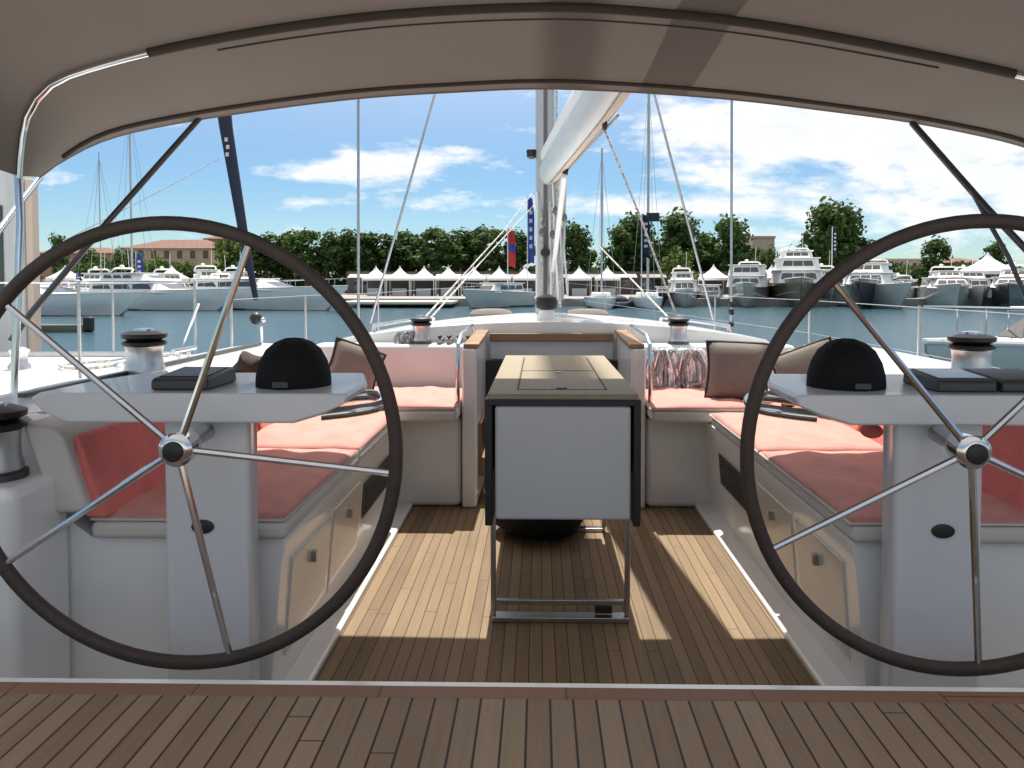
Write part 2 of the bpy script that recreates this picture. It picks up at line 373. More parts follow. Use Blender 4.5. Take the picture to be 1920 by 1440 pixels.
# ------------------------------------------------------------------ own yacht: cockpit moulding
yt = Thing('sailing_yacht', 'white sailing yacht seen from its own cockpit, teak sole and white seats', 'sailing yacht', (CX, 3, 0))
yt.part('cockpit_sole', MB().box(-.80, .95, .2, 4.55, -.05, 0), M['sole'])
for s_ in (0, 1):
    m_ = (lambda b: mirror(b)) if s_ else (lambda b: b)
    # side seat base, inner face with toe ledge
    prof = [(-.648,0),(-.649,.014),(-.655,.020),(-.724,.026),(-.720,.06),(-.690,.40),(-.680,.43),(-.680,.462),(-.69,.468),(-1.20,.468),(-1.27,.52),(-1.33,.76),(-1.37,.795),(-1.62,.80),(-1.80,.775),(-1.84,.44),(-1.84,-.05),(-1.3,-.05)]
    yt.part('seat_base', m_(MB().prism(prof, 1, 2.03, 4.45)), M['gel'], bevel=.012)
    # front bench beside the companionway
    yt.part('bench_base', m_(MB().box(-1.19, -.40, 3.92, 4.449, .001, .466)), M['gel'], bevel=.03, seg=3)
    yt.part('bulkhead', m_(MB().box(-1.33, -.395, 4.451, 4.66, 0, .79)), M['gel2'], bevel=.03, seg=3)
    # aft coaming outboard of the helm
    prof = [(-1.62,-.05),(-1.62,.55),(-1.66,.70),(-1.72,.745),(-1.88,.74),(-1.92,.42),(-1.92,-.05)]
    yt.part('aft_coaming', m_(MB().prism(prof, 1, -1.5, 2.05)), M['gel'], bevel=.015)
    # helm floor
    yt.part('helm_floor', m_(MB().box(-1.619, -.81, -1.5, 2.028, -.05, -.004)), M['nonskid'])
    # side deck following the sheer
    outl = []
    for yy_, hw in ((-1.5,2.12),(0,2.18),(2,2.2),(4,2.19),(6,2.14),(8,1.98),(10,1.62),(12,1.05),(13.6,.12)):
        outl.append((yy_, hw))
    sec = []; hul = []
    for yy_, hw in outl:
        zz = .44 + max(0, yy_-4)*.012
        inn = 1.80 if yy_ < 4.6 else 0.0
        inn = min(inn, hw-.05)
        sec.append([(CX-hw, yy_, zz), (CX-inn, yy_, zz+.03), (CX-inn, yy_, zz-.1), (CX-hw, yy_, zz-.1)])
        hul.append([(CX-hw, yy_, zz+.035), (CX-hw+.035, yy_, zz+.035), (CX-hw+.035, yy_, zz-.12), (CX-hw*.86, yy_, WZ-.3), (CX-hw*.9, yy_, WZ), (CX-hw*.985, yy_, -.3)])
    yt.part('side_deck', m_(MB().loft(sec)), M['nonskid'])
    yt.part('hull_side', m_(MB().loft(hul)), M['gel'], smooth=True)
    # louvred grille, locker doors with latches
    g_ = yt.part('grille', m_(MB().add([(-.702,3.02,.215),(-.702,3.60,.215),(-.688,3.60,.355),(-.688,3.02,.355),(-.70,3.02,.215),(-.70,3.60,.215),(-.70,3.60,.355),(-.70,3.02,.355)],
                 [(0,1,2,3),(4,7,6,5),(0,4,5,1),(1,5,6,2),(2,6,7,3),(3,7,4,0)])), M['grille'])
    sl_ = MB()
    for k in range(7):
        z_ = .228+k*.018; sl_.box(-.704+k*.0018, -.697+k*.0018, 3.05, 3.57, z_, z_+.006)
    yt.part('louvre', m_(sl_), M['dsteel'], parent=g_)
    for (a, b) in ((2.12, 2.52), (2.56, 2.96)):
        d_ = yt.part('locker_door', m_(MB().add([(-.7125,a,.10),(-.7125,b,.10),(-.686,b,.385),(-.686,a,.385),(-.74,a,.10),(-.74,b,.10),(-.70,b,.385),(-.70,a,.385)],
                 [(0,1,2,3),(4,7,6,5),(0,4,5,1),(1,5,6,2),(2,6,7,3),(3,7,4,0)])), M['locker'], bevel=.006)
        yt.part('latch', m_(MB().box(-.697, -.677, (a+b)/2-.011, (a+b)/2+.011, .30, .335)), M['steel'], parent=d_, bevel=.003)
# coachroof
NS = 25; secs = []
for yy_, zt, hw in ((4.66,.912,1.50),(5.2,.905,1.48),(6.2,.885,1.40),(7.4,.855,1.27),(8.6,.815,1.05),(9.6,.74,.78),(10.2,.56,.55)):
    s1 = []
    for i in range(NS):
        q = -1+2*i/(NS-1); xx = hw*math.copysign(abs(q)**.85, q)
        s1.append((CX+xx, yy_, zt-.062*xx*xx-.16*max(0, abs(q)-.86)/.14))
    s1 += [(CX+hw, yy_, .42), (CX-hw, yy_, .42)]
    secs.append(s1)
yt.part('coachroof', MB().loft(secs), M['gel'], smooth=True)
for sgn in (-1, 1):
    yt.part('side_window', MB().add([(CX+sgn*(1.505), 4.9, .60),(CX+sgn*1.44, 6.6, .60),(CX+sgn*1.43,6.5,.70),(CX+sgn*1.50,5.0,.71)], [(0,1,2,3)]), M['glass'], solid=.02)
    yt.part('grab_rail', MB().tube([(CX+sgn*1.15, 5.0, .835),(CX+sgn*1.15,5.02,.87),(CX+sgn*1.12,6.2,.85),(CX+sgn*1.09,7.4,.82),(CX+sgn*1.09,7.42,.78)], .014), M['chrome'], smooth=True)
for (cx_, yy_) in ((-.47, 7.6), (.47, 7.6)):
    hb = MB().lathe([(.21,0),(.215,.03),(.18,.065),(.10,.078)], (cx_, yy_, .815))
    hb.xf(lambda p: (p.x, yy_+(p.y-yy_)*.8, p.z))
    yt.part('deck_hatch', hb, M['pillow'], smooth=True)
# companionway: entry stiles, caps, lintel, washboard, black sheet for the shaded interior
CW0, CW1 = -.325, mir(-.325)
for s_ in (0, 1):
    m_ = (lambda b: mirror(b)) if s_ else (lambda b: b)
    yt.part('companionway_stile', m_(MB().add([(-.393,3.90,0),(-.318,3.90,0),(-.318,4.655,0),(-.393,4.655,0),(-.393,3.90,.815),(-.318,3.90,.815),(-.318,4.655,.845),(-.393,4.655,.845)],
            [(0,3,2,1),(4,5,6,7),(0,1,5,4),(1,2,6,5),(2,3,7,6),(3,0,4,7)])), M['gel'], bevel=.014, seg=3)
    yt.part('wood_cap', m_(MB().add([(-.386,3.91,.8165),(-.306,3.91,.8165),(-.302,4.63,.847),(-.38,4.63,.847),(-.386,3.91,.840),(-.306,3.91,.840),(-.302,4.63,.868),(-.38,4.63,.868)],
            [(0,3,2,1),(4,5,6,7),(0,1,5,4),(1,2,6,5),(2,3,7,6),(3,0,4,7)])), M['wood'], bevel=.006)
    yt.part('handrail', m_(MB().tube([(-.41,3.885,.50),(-.41,3.875,.54),(-.41,3.87,.7),(-.408,3.88,.84),(-.40,3.95,.885),(-.39,4.5,.90),(-.39,4.58,.87)], .011)), M['chrome'], smooth=True)
yt.part('lintel', MB().box(CW0+.03, CW1-.03, 4.60, 4.66, .80, .848), M['wood'], bevel=.006)
yt.part('washboard', MB().box(CW0+.03, CW1-.03, 4.625, 4.65, .69, .799), M['consolem'], bevel=.004)
yt.part('interior_shade_sheet', MB().box(CW0+.008, CW1-.008, 4.56, 4.58, -.04, .69), M['black'])  # thin black sheet standing in for the shade inside the cabin
yt.part('step', MB().box(-.335, -.20, 4.0, 4.25, .14, .24).box(-.335, -.30, 4.0, 4.25, .24, .42), M['trim'], bevel=.005)
# aft bench in the foreground
yt.part('aft_bench', MB().box(-2.0, 2.1, -.3, 1.405, .30, .38), M['bench'])
yt.part('bench_nosing', MB().box(-2.0, 2.1, 1.4055, 1.446, .30, .3815), M['trim'], bevel=.002)
yt.part('white_edge', MB().box(-2.0, 2.1, 1.4465, 1.472, -.02, .378), M['gel'], bevel=.006)
yt.part('bench_front', MB().box(-2.0, 2.1, 1.30, 1.44, -.02, .2995), M['gel'])

# ------------------------------------------------------------------ cushions
def cushion(name, x0, x1, y0, y1, z0, z1, label, grp, left=True, seams=()):
    t = Thing(name, label, 'cushion', ((x0+x1)/2, (y0+y1)/2, z0), grp)
    b = MB().box(x0, x1, y0, y1, z0, z1-.03)
    t.part('side_panel', b, M['cushw'], bevel=.02, seg=3)
    n = 26; secs = []
    for i in range(n+1):
        row = []
        for j in range(n+1):
            a, c = i/n, j/n
            e = min(1, 6*min(a, 1-a))*min(1, 6*min(c, 1-c))
            x = x0+.004+(x1-x0-.008)*c; y = y0+.004+(y1-y0-.008)*a
            row.append((x, y, z1-.022+.02*(e**.5)+.0055*math.sin(x*23+y*11)*e+.0035*math.sin(x*47+1.7*math.sin(y*17))*e))
        secs.append(row)
    top = MB().grid(secs)
    t.part('top_panel', top, M['seat'], smooth=True, solid=.012)
    p = MB().tube([(x0+.006,y0+.006,z1-.024),(x1-.006,y0+.006,z1-.024),(x1-.006,y1-.006,z1-.024),(x0+.006,y1-.006,z1-.024)], .005, n=6, closed=True)
    t.part('piping', p, M['cushw'], smooth=True)
    return t
CT = .549
g = 'salmon seat cushions on the cockpit benches'
cushion('seat_cushion', -1.19, -.666, 2.0, 2.83, .47, CT, 'long salmon seat cushion on the port bench, nearest the camera behind the left wheel', g)
cushion('seat_cushion', -1.19, -.666, 2.84, 3.66, .47, CT, 'salmon seat cushion of the port side bench, beyond the seam, in full sun', g)
cushion('seat_cushion', -1.19, -.40, 3.74, 4.43, .47, CT+.01, 'short salmon cushion on the bench left of the companionway', g)
cushion('seat_cushion', mir(-1.19), mir(-.666), 2.0, 2.83, .47, CT, 'long salmon seat cushion on the starboard bench, nearest the camera behind the right wheel', g)
cushion('seat_cushion', mir(-1.19), mir(-.666), 2.84, 3.66, .47, CT, 'salmon seat cushion of the starboard side bench, beyond the seam, in full sun', g)
cushion('seat_cushion', mir(-1.19), mir(-.40), 3.74, 4.43, .47, CT+.01, 'short salmon cushion on the bench right of the companionway', g)
def backrest(m_, label):
    t = Thing('backrest_cushion', label, 'cushion', (m_(-1.2), 2.8, .55), 'red backrest cushions along the cockpit sides')
    def sh(y0, y1, e, x_in, x_in_t, zb, zt, d):
        return [(m_(x_in), zb), (m_(x_in_t), zt), (m_(x_in_t-d), zt+.004), (m_(x_in-d), zb)]
    fr_ = MB().prism([(m_(-1.165),.552),(m_(-1.225),.752),(m_(-1.25),.775),(m_(-1.34),.79),(m_(-1.26),.552)], 1, 1.955, 4.35)
    t.part('padded_frame', fr_, M['cushw'], bevel=.018, seg=3)
    for (a, b) in ((1.985, 3.1), (3.13, 4.3)):
        pd = MB().prism([(m_(-1.130),.535),(m_(-1.203),.745),(m_(-1.218),.752),(m_(-1.19),.535)], 1, a, b)
        t.part('pad', pd, M['back'], bevel=.012, seg=3)
backrest(lambda x: x, 'dark red backrest with white padded edge behind the left wheel')
backrest(mir, 'dark red backrest with white padded edge behind the right wheel')
def pillow(c, w_, h_, th, rot, label, m=None):
    t = Thing('scatter_pillow', label, 'pillow', c, 'taupe scatter pillows at the forward corners')
    n = 12; fr = MB(); Rm = Matrix.Rotation(rot[2], 3, 'Z') @ Matrix.Rotation(rot[0], 3, 'X') @ Matrix.Rotation(rot[1], 3, 'Y'); edge = []
    for sd_ in (1, -1):
        secs = []
        for i in range(n+1):
            row = []
            for j in range(n+1):
                a, b = -1+2*i/n, -1+2*j/n
                pin = 1-.10*(1-abs(a)**2)*(abs(b)**2); pin2 = 1-.10*(1-abs(b)**2)*(abs(a)**2)
                e = max(0, (1-a**4))*max(0, (1-b**4))
                p = Vector((b*w_/2*pin2*1.0, sd_*th/2*e**.5, a*h_/2*pin))
                p.x *= (1-.10*(1-a*a)); 
                row.append(Rm @ p + Vector(c))
            secs.append(row)
        fr.grid(secs)
        if sd_ == 1:
            edge = secs[0][:-1]+[r[-1] for r in secs][:-1]+secs[-1][::-1][:-1]+[r[0] for r in secs][::-1][:-1]
    t.part('cover', fr, m or M['pillow'], smooth=True)
    t.part('piping', MB().tube(edge, .008, n=6, closed=True), M['piping'], smooth=True)
pillow(W(664, 690, 4.0), .27, .24, .10, (R(-14), R(22), R(25)), 'taupe pillow with dark piping tilted in the left forward corner')
pillow(W(1382, 695, 3.95), .31, .29, .13, (R(-15), R(2), R(-10)), 'larger taupe pillow standing beside the rope bag right of the companionway')
pillow(W(1512, 700, 3.6), .30, .25, .12, (R(-18), R(-24), R(-42)), 'taupe pillow with dark piping half hidden behind the right instrument cover')
b_ = MB().ball(W(473, 684, 3.2), .075, .07, .05)
b_.xf(lambda p: p + Vector((.012*math.sin(p.z*70+p.x*40), 0, .012*math.sin(p.x*60))))
solo('brown_bag', b_, M['brown'], 'small crumpled dark brown cloth bundle left of the black dome', 'cloth', smooth=True)

# ------------------------------------------------------------------ table
tx0, tx1 = W(914, 740, 2.42).x, W(1198, 740, 2.42).x
tm = (tx0+tx1)/2
T = Thing('cockpit_table', 'folding teak cockpit table with white end panel and steel legs', 'table', (tm, 3.05, 0))
T.part('tabletop', MB().box(tx0, tx1, 2.42, 3.72, .782, .80), M['tabletop'], bevel=.004)
ln = MB()
for (a, b, c, d) in ((tx0+.09, tx1-.09, 2.52, 2.526), (tx0+.09, tx0+.096, 2.526, 3.6), (tx1-.096, tx1-.09, 2.526, 3.6), (tx0+.097, tx1-.097, 3.06, 3.066)):
    ln.box(a, b, c, d, .7995, .8012)
T.part('inlay_line', ln, M['bimside'])
T.part('flush_ring', MB().lathe([(.018,0),(.018,.003),(.010,.003)], (tm, 2.55, .8005), n=16), M['black'])
T.part('flush_ring', MB().lathe([(.014,0),(.014,.003),(.008,.003)], (tm, 3.0, .8005), n=16), M['steel'])
T.part('front_trim', MB().box(tx0+.002, tx1-.002, 2.424, 2.44, .762, .7815), M['black'], bevel=.002)
T.part('end_panel', MB().box(tx0+.022, tx1-.022, 2.432, 2.47, .395, .7615), M['panel'], bevel=.012, seg=3)
T.part('storage_box', MB().box(tx0+.035, tx1-.035, 2.471, 3.68, .52, .781), M['panel'], bevel=.01)
for a, b in ((tx0-.010, tx0+.014), (tx1-.014, tx1+.010)):
    T.part('folded_leaf', MB().box(a, b, 2.435, 3.70, .375, .7805), M['black'], bevel=.004)
lx0, lx1 = W(925, 1100, 2.6).x, W(1176, 1100, 2.6).x
for lx in (lx0, lx1):
    for ly in (2.60, 3.55):
        T.part('leg', MB().box(lx-.009, lx+.009, ly-.009, ly+.009, .02, .52), M['steel'], bevel=.003)
fb = MB().box(lx0+.010, lx1-.010, 2.592, 2.608, .055, .073).box(lx0-.004, lx1+.004, 2.575, 2.625, .001, .019)
T.part('foot_rail', fb, M['steel'], bevel=.003)
T.part('foot_rail', MB().box(lx0-.004, lx1+.004, 3.53, 3.57, .001, .019), M['steel'], bevel=.003)
T.part('bracket', MB().box(lx1-.11, lx1-.05, 2.60, 2.612, .022, .05), M['black'], bevel=.004)
# black bag lying under the table
bg_ = MB().ball(Wz(1012, 1032, .0)+Vector((0, .26, .085)), .215, .24, .10, n=20)
bg_.xf(lambda p: p + Vector((.01*math.sin(p.y*30), .012*math.sin(p.x*26+2), .010*math.sin(p.x*40+p.y*22))))
bg_.xf(lambda p: (p.x, p.y, max(p.z, .002)))
solo('black_bag', bg_, M['fblack'], 'black soft bag lying on the teak under the table', 'bag', smooth=True)

# ------------------------------------------------------------------ steering consoles
def console(mirrored, side):
    f_ = (lambda b: mirror(b)) if mirrored else (lambda b: b)
    mx_ = mir if mirrored else (lambda x: x)
    t = Thing('steering_console', 'white steering console and pedestal behind the %s wheel' % side, 'console', (mx_(-.78), 1.95, 0), 'steering consoles behind the wheels')
    px0, px1 = W(307, 900, 1.85).x, W(486, 900, 1.98).x; pf = W(460, 900, 1.85).x
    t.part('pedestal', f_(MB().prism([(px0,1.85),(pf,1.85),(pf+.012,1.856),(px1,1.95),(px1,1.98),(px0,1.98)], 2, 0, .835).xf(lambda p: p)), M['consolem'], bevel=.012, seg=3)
    t.part('inspection_panel', f_(MB().box(px0+.025, px0+.105, 1.8485, 1.852, .735, .80)), M['gel2'], bevel=.002)
    t.part('base_gasket', f_(MB().prism([(px0-.006,1.844),(pf,1.844),(px1+.004,1.95),(px1+.004,1.985),(px0-.006,1.985)], 2, .0, .02)), M['grey'])
    def sil(sc, Yd, zt, zb):
        L0, R0 = W(58, 740, 1.82).x, W(652, 735, 1.82).x
        c = (L0+R0)/2; g2 = lambda x: c+(x-c)*sc
        pts = [(L0, zt-.012), (L0+.02, zt), (R0-.01, zt), (R0, zt-.008), (R0-.004, zt-.022), (R0-.055, zb+.022), (R0-.13, zb+.0), (L0+.08, zb), (L0+.025, zb+.028)]
        return [(g2(a), Yd, b) for a, b in pts]
    z1, z0 = W(350, 737, 1.82).z, W(350, 793, 1.82).z
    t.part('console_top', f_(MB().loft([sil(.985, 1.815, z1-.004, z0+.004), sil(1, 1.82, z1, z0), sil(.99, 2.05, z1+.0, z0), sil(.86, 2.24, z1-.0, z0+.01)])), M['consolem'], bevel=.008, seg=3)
    d0 = t.part('badge', f_(MB().lathe([(.0275,0),(.0275,.004),(.024,.005)], (W(381,987,1.85).x, 1.8495, W(381,987,1.85).z), axis=(0,-1,0), n=24).xf(lambda p: (W(381,987,1.85).x+(p.x-W(381,987,1.85).x), p.y, W(381,987,1.85).z+(p.z-W(381,987,1.85).z)*.62))), M['black'], smooth=True)
    # instrument dome under a black canvas cover
    c = W(551, 700, 1.97); zb = z1
    rr = .094
    dm = MB().lathe([(rr,0),(rr*1.0,.012),(rr*.985,.03),(rr*.90,.062),(rr*.73,.092),(rr*.50,.110),(rr*.25,.119),(.004,.121)], (c.x, 1.97, zb), n=32)
    dm.xf(lambda p: (p.x, p.y, p.z + .0015*math.sin(9*math.atan2(p.y-1.97, p.x-c.x))))
    q = t.part('compass_cover', f_(dm), M['fblack'], smooth=True)
    t.part('label_patch', f_(MB().box(c.x-.022, c.x+.016, 1.87, 1.8785, zb+.006, zb+.020)), M['grey'], parent=q)
    x0, x1 = W(281, 728, 1.86).x, W(388, 728, 1.86).x
    q = t.part('chartplotter', f_(MB().prism([(1.862,zb),(1.862,zb+.024),(1.875,zb+.030),(2.04,zb+.040),(2.05,zb+.0)], 0, x0, x1)), M['grey'], bevel=.006)
    t.part('sun_cover', f_(MB().add([(x0+.012,1.885,zb+.0322),(x1-.012,1.885,zb+.0322),(x1-.012,2.02,zb+.0402),(x0+.012,2.02,zb+.0402)], [(0,1,2,3)])), M['screen'] if mirrored else M['black'], parent=q, solid=.002)
    if mirrored:
        t.part('chartplotter', f_(MB().prism([(1.862,zb),(1.862,zb+.024),(1.875,zb+.030),(2.04,zb+.040),(2.05,zb+.0)], 0, x0-.16, x0-.012)), M['grey'], bevel=.006)
    # stainless guard rail curving round the far side
    a = z1-.012
    rail = [(-.60,2.02,a-.05),(-.55,2.12,a-.045),(-.49,2.17,a-.043),(-.445,2.155,a-.044),(-.425,2.10,a-.05),(-.44,2.05,a-.058),(-.50,2.02,a-.065),(-.57,2.0,a-.07)]
    t.part('guard_rail', f_(MB().tube(cr(rail, 26), .016, n=12)), M['chrome'], smooth=True)
    return t
CON_L = console(False, 'left'); CON_R = console(True, 'right')
solo('red_cloth', MB().ball(W(1634, 808, 2.12), .03, .03, .02), M['back'], 'small bright red cloth bundle lying beside the right pedestal on the seat', 'cloth', smooth=True)

# ------------------------------------------------------------------ wheels
def wheel(console_, cx_, cz_, cy_, rad, tilt, ends, label):
    c = Vector((cx_, cy_, cz_))
    t = console_; wr = bpy.data.objects.new('steering_wheel', None); COL.objects.link(wr); wr.parent = t.o; wr.empty_display_size = .1
    wr['label'] = label
    nrm = Vector((0, -math.cos(tilt), -math.sin(tilt))).normalized()    # towards the helmsman
    e1 = Vector((.978, 0, 0)); e2 = Vector((0, -math.sin(tilt), math.cos(tilt)))
    P = lambda a, r, h=0: c+(e1*math.cos(a)+e2*math.sin(a))*r+nrm*h
    n = 96
    t.part('rim', MB().tube([P(2*math.pi*i/n, rad) for i in range(n)], .0154, n=12, closed=True), M['leather'], parent=wr, smooth=True)
    hub = c-nrm*.004
    for i, px in enumerate(ends):
        d = ray(*px); k = (c-CAM).dot(nrm)/d.dot(nrm); q = CAM+d*k; v_ = q-c
        a = math.atan2(v_.dot(e2), v_.dot(e1))
        t.part('spoke', MB().tube([hub+(P(a, 1)-c)*.028, P(a, rad-.01)], [.0085, .0075], n=8), M['chrome'], parent=wr, smooth=True)
    hb = t.part('hub', MB().lathe([(.020,-.05),(.034,-.045),(.038,-.02),(.038,.010),(.030,.018),(.024,.020)], hub, axis=nrm, n=24), M['chrome'], parent=wr, smooth=True)
    t.part('hub_cap', MB().lathe([(.023,.018),(.022,.026),(.015,.029),(.002,.029)], hub, axis=nrm, n=20), M['black'], parent=wr, smooth=True)
    sh = MB().tube([hub-nrm*.04, hub-nrm*.15], .02, n=14)
    t.part('shaft', sh, M['steel'], parent=wr, smooth=True)
WC = W(335, 848, 1.70); WC2 = W(1817, 850, 1.70)
wheel(CON_L, -.793, .785, 1.666, .4925, R(4), [(15,585),(470,468),(740,886),(437,1238),(18,1042)], 'left of the two steering wheels, five steel spokes and brown rim')
wheel(CON_R, .930, .787, 1.666, .4925, R(4), [(1560,540),(2140,560),(2190,1010),(1836,1248),(1440,1025)], 'right of the two steering wheels, cut by the picture edge')

# ------------------------------------------------------------------ winches
def winch(c, r, h, label, handle=False, grp='chrome winches'):
    t = Thing('winch', label, 'winch', c, grp); x, y, z = c
    t.part('base', MB().lathe([(r*1.12,0),(r*1.12,h*.08),(r*.95,h*.12)], c), M['dsteel'], smooth=True)
    t.part('drum', MB().lathe([(r*.98,h*.10),(r*1.0,h*.16),(r*.90,h*.28),(r*.88,h*.50),(r*.92,h*.62),(r*.95,h*.64)], c, n=28), M['drum'], smooth=True)
    t.part('self_tailer', MB().lathe([(r*.9,h*.64),(r*1.08,h*.67),(r*1.10,h*.73),(r*.8,h*.77),(r*1.10,h*.82),(r*1.12,h*.90),(r*.7,h*.96)], c, n=28), M['black'], smooth=True)
    t.part('cap', MB().lathe([(r*.5,h*.95),(r*.48,h*1.0),(r*.1,h*1.02)], c), M['chrome'], smooth=True)
    return t
winch(W(272, 706, 2.95), .074, .185, 'large chrome winch with black top on the port coaming, over the left console')
winch(W(1820, 716, 2.95), .074, .190, 'large chrome winch with black top on the starboard coaming, over the right console')
c1 = W(790, 648, 4.56); c1.z = .79; winch(c1, .056, .165, 'chrome winch left of the companionway with two ropes leading to it')
c2 = W(1272, 648, 4.56); c2.z = .79; winch(c2, .056, .165, 'chrome winch right of the companionway above the hanging rope coils')
yt.part('winch_plinth', MB().box(-1.66, -1.25, 1.80, 2.029, 0, .655), M['gel'], bevel=.03, seg=3)
winch((-1.385, 1.92, .656), .070, .19, 'nearest chrome winch, cut by the left picture edge')
cup = Thing('grab_fitting', 'small chrome cup shaped fitting on the port coaming at the left edge', 'deck fitting', (W(62,800,2.1).x, 2.1, .745))
_c = (W(62,800,2.1).x, 2.1, .744)
cup.part('cup', MB().lathe([(.030,0),(.036,.02),(.038,.05),(.034,.052),(.030,.02)], _c), M['chrome'], smooth=True)
cup.part('flange', MB().lathe([(.052,0),(.052,.006),(.040,.010)], (_c[0], _c[1], _c[2]-.001)), M['drum'], smooth=True)
c3 = W(1025, 588, 5.0); c3.z = .90
c3.y = 5.0
t = Thing('compass', 'black domed compass on a white base alone on the white cabin roof', 'compass', c3)
t.part('base', MB().lathe([(.066,0),(.055,.03),(.050,.075)], c3), M['white'], smooth=True)
t.part('black_cover', MB().lathe([(.050,.076),(.066,.085),(.071,.12),(.064,.155),(.03,.172),(.004,.176)], c3), M['black'], smooth=True)
# coils of rope hanging behind the right forward winch, rope clutches on the left
def coil(c, w_, h_, n, label, m, name='rope_coil', r=.006, seed=1):
    rd = random.Random(seed); b = MB()
    for k in range(n):
        ph = rd.uniform(-.25, .25); a0 = w_*rd.uniform(.15, .5); hh = h_*rd.uniform(.75, 1.0); ox = rd.uniform(-w_*.45, w_*.45); oy = rd.uniform(-.03, .03)
        pts = []
        for i in range(22):
            q = 2*math.pi*i/22; pts.append(Vector(c)+Vector((ox+a0*.5*math.sin(q)*(1-.4*math.cos(q)), oy+.012*math.cos(q*2+k), -hh*.5+hh*.5*math.cos(q+ph*.2))))
        b.tube(pts, r, n=6, closed=True)
    return solo(name, b, m, label, 'rope', smooth=True)
cc_ = W(1268, 640, 4.40)
coil((cc_.x, 4.38, .775), .30, .27, 44, 'bundle of grey flecked rope coils hanging below the right forward winch', M['coil'], seed=3)
coil((cc_.x-.02, 4.36, .77), .27, .25, 15, 'dark grey rope coils hanging in front of the pale bundle under the right forward winch', M['roped'], seed=5)
cl = W(755, 640, 4.5)
coil((cl.x, 4.56, .86), .12, .09, 9, 'small grey rope coil on the ledge left of the left forward winch', M['roped'], seed=8)
clu = Thing('rope_clutch', 'row of small rope clutches on the ledge beside the left stile', 'rope clutch', (-.52, 4.56, .79))
for k in range(4):
    x_ = -.60+k*.055
    clu.part('clutch_body', MB().box(x_, x_+.036, 4.50, 4.62, .7905, .825), M['steel'], bevel=.006)
    clu.part('lever', MB().box(x_+.008, x_+.028, 4.49, 4.57, .8255, .840), M['black'], bevel=.004)

# ------------------------------------------------------------------ bimini
B = Thing('bimini', 'beige canvas sun canopy stretched on curved steel bows over the helm', 'canopy', (CX, 2.5, 1.0))
fpx = [(76,332),(92,318),(200,263),(370,226),(640,189),(850,174),(1050,168),(1330,184),(1560,210),(1740,236),(1920,276),(2010,318),(2030,336)]
front = [W(a, b, 3.33) for a, b in fpx]
mpx = [(34,330),(38,270),(52,205),(100,148),(200,112),(350,76),(560,40),(780,16),(1040,6),(1250,18),(1450,42),(1700,88),(1905,132),(2060,176),(2115,235),(2125,300),(2128,350)]
midp = [W(a, b, 2.75) for a, b in mpx]
NF = 61
F = cr(front, NF); Md = cr(midp, NF)
def lerprow(A, B_, s, lift=0): return [a.lerp(b, s)+Vector((0, 0, lift*math.sin(math.pi*i/(len(A)-1))**.6)) for i, (a, b) in enumerate(zip(A, B_))]
aft = lambda y, dz, sc: [Vector((CX+(p.x-CX)*sc, y, p.z+dz)) for p in Md]
rows = [F]+[lerprow(F, Md, s, -.012*math.sin(math.pi*s)) for s in (.12, .3, .5, .7, .88)]+[Md, aft(2.2, .045, 1.0), aft(1.6, .06, 1.0), aft(1.05, .05, 1.0)]
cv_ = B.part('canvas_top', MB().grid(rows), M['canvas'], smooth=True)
hem = [Vector((CX+(p.x-CX)*1.002, 3.333, p.z+.002)) for p in F]
row2 = [a.lerp(b, .15)+Vector((0, 0, .0)) for a, b in zip(F, Md)]
B.part('front_zip', MB().tube([p+Vector((0, 0, -.010)) for p in row2[2:-2]], .010, n=6), M['bimside'], parent=cv_, smooth=True)
B.part('front_bow', MB().tube([p+Vector((0, .0, .012)) for p in F], .0125, n=10), M['canvas'], smooth=True)
B.part('mid_bow', MB().tube([p-Vector((0, 0, .014)) for p in Md], .014, n=10), M['chrome'], smooth=True)
B.part('bow_sleeve', MB().tube([p+Vector((0, -.004, -.016)) for p in Md[10:-9]], .0165, n=10), M['bimside'], parent=cv_, smooth=True)
sm = [a.lerp(b, .14)+Vector((0, 0, -.006)) for a, b in zip(Md, F)]
B.part('seam', MB().tube(sm[13:-12], .004, n=6), M['bimside'], parent=cv_, smooth=True)
def nearest(L_, x): return min(range(len(L_)), key=lambda i: abs(L_[i].x-x))
for (ma, fa) in ():
    a_, b_2 = Md[nearest(Md, W(ma, 60, 2.75).x)], F[nearest(F, W(fa, 226, 3.33).x)]
    B.part('panel_seam', MB().tube([b_2.lerp(a_, s/9)+Vector((0, 0, -.003-.012*math.sin(math.pi*s/9))) for s in range(1, 9)], .0035, n=6), M['canvas'], parent=cv_, smooth=True)
# tubes below the corners
B.part('front_leg', MB().tube([F[0], W(30, 390, 3.0), W(-30, 470, 2.72), W(-160, 640, 2.4)], .012, n=10), M['chrome'], smooth=True)
B.part('mid_leg', MB().tube([Md[0], W(38, 420, 2.74), Vector((Md[0].x+.0, 2.7, .74))], .0135, n=10), M['chrome'], smooth=True)
B.part('strut', MB().tube([W(374, 222, 3.32), W(200, 418, 3.1), W(60, 585, 2.95), W(20, 640, 2.9)], .0125, n=10), M['dsteel'], smooth=True)
B.part('front_leg', MB().tube([F[-1], W(2090, 460, 2.8), W(2200, 640, 2.5)], .012, n=10), M['chrome'], smooth=True)
B.part('mid_leg', MB().tube([Md[-1], Vector((Md[-1].x, 2.7, .74))], .0135, n=10), M['chrome'], smooth=True)
B.part('strut', MB().tube([W(1710, 230, 3.32), W(1850, 390, 3.05), W(1940, 485, 2.95), W(2080, 640, 2.8)], .0135, n=10), M['dsteel'], smooth=True)
B.part('strut', MB().tube([W(1822, 358, 3.09), W(1850, 410, 3.05), W(1890, 480, 3.0), W(1925, 560, 2.95)], .009, n=8), M['dsteel'], smooth=True)

